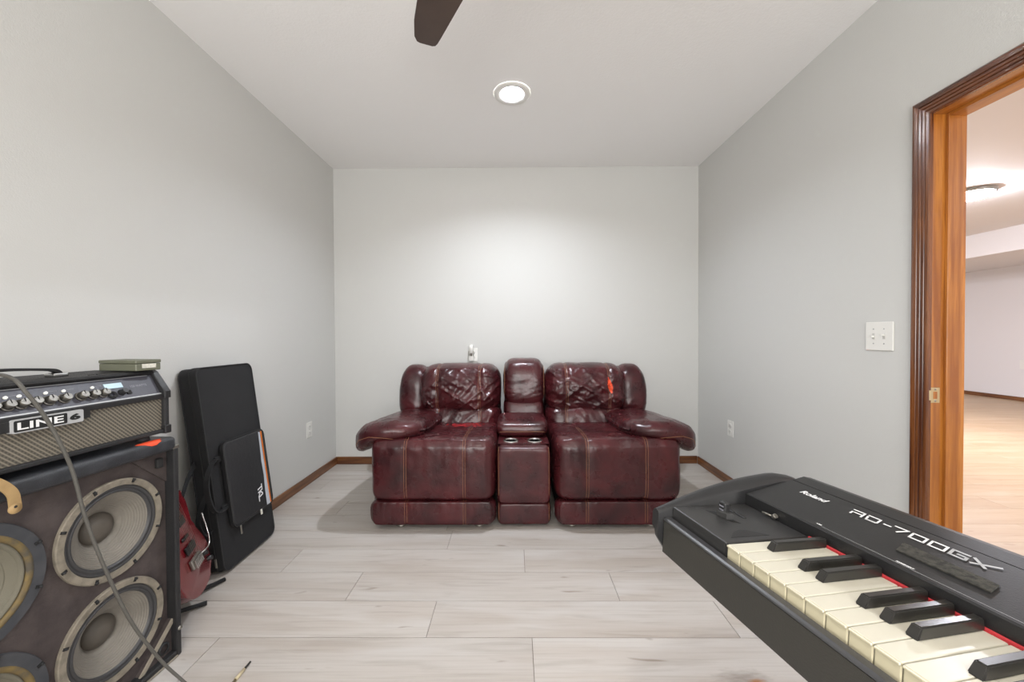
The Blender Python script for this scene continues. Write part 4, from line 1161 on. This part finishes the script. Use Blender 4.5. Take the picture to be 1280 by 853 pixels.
def word(txt, x0, s0, w_, h_, adv, th_, sh, m, name):
    Vt = []; Ft = []; x = 0
    for ch in txt:
        V_, F_ = strokes_mesh(G[ch], th_, w_, h_, sh)
        k_ = len(Vt); Vt += [Vector((p.x+x, p.y)) for p in V_]; Ft += [tuple(i+k_ for i in f) for f in F_]
        x += adv*(.62 if ch == '-' else 1)
    return pymesh(name, [pl_(x0+p.x, s0+p.y) for p in Vt], Ft, m, cp)
word('RD-700', .0035, .0735, .0155, .0135, .0212, .0027, -.18, 'ink', 'model_lettering')
word('GX', .1225, .0735, .0150, .0135, .0200, .0032, -.18, 'inkgrey', 'model_lettering')
MB().prism([(x, s_) for x, s_ in ((0, 0), (.2, 0), (.2, .00042), (0, .00042))], 'z', 0, .0001)
pymesh('panel_line', [pl_(x, s_) for x, s_ in ((.012, .0035), (KL, .0035), (KL, .0040), (.012, .0040))], [(0, 1, 2, 3)], 'inkgrey', cp)
V, F = text_mesh('USB', .0075, .0028, .1, .05); pymesh('panel_print', [pl_(.0035+x, .0052+y_) for x, y_ in V], F, 'ink', cp)
V, F = text_mesh('PHONES-INPUT', .019, .0028, .1, .05); pymesh('panel_print', [pl_(.1065+x, .0052+y_) for x, y_ in V], F, 'ink', cp)
tpm = MB()
for i in range(2): pass
c4 = [(.0865, .0530), (.0925, .0290), (.1812, .0300), (.1785, .0500)]
Vt = [pl_(x, s_, .0004) for x, s_ in c4]+[pl_(x, s_, .0022) for x, s_ in c4]
pymesh('hook_tape', Vt, [(0, 1, 2, 3)[::-1], (4, 5, 6, 7), (0, 1, 5, 4), (1, 2, 6, 5), (2, 3, 7, 6), (3, 0, 4, 7)], 'velcro', cp)
# keyboard stand under the piano (out of frame)
ks_ = empty('keyboard_stand', (KP.x, KP.y, 0), math.atan2(uu.y, uu.x), label='black keyboard stand under the digital piano', cat='stand')
for x in (.32, 1.0):
    zt_ = KP.z-.094-.0044*x-.016
    MB().box(x-.015, x+.015, .03, .32, zt_-.026+.0, zt_-.002, .003, 1).build('cross_bar', 'rubber', ks_)
    MB().tube([(x, .05, zt_-.02), (x, .31, .018)], .014, 10).build('leg', 'rubber', ks_)
    MB().tube([(x, .31, zt_-.03), (x, .05, .018)], .014, 10).build('leg', 'rubber', ks_)
    MB().box(x-.02, x+.02, -.02, .38, 0, .03, .004, 1).build('foot_bar', 'rubber', ks_)
MB().tube([(.32, .18, .36), (1.0, .18, .36)], .012, 10).build('brace_bar', 'rubber', ks_)
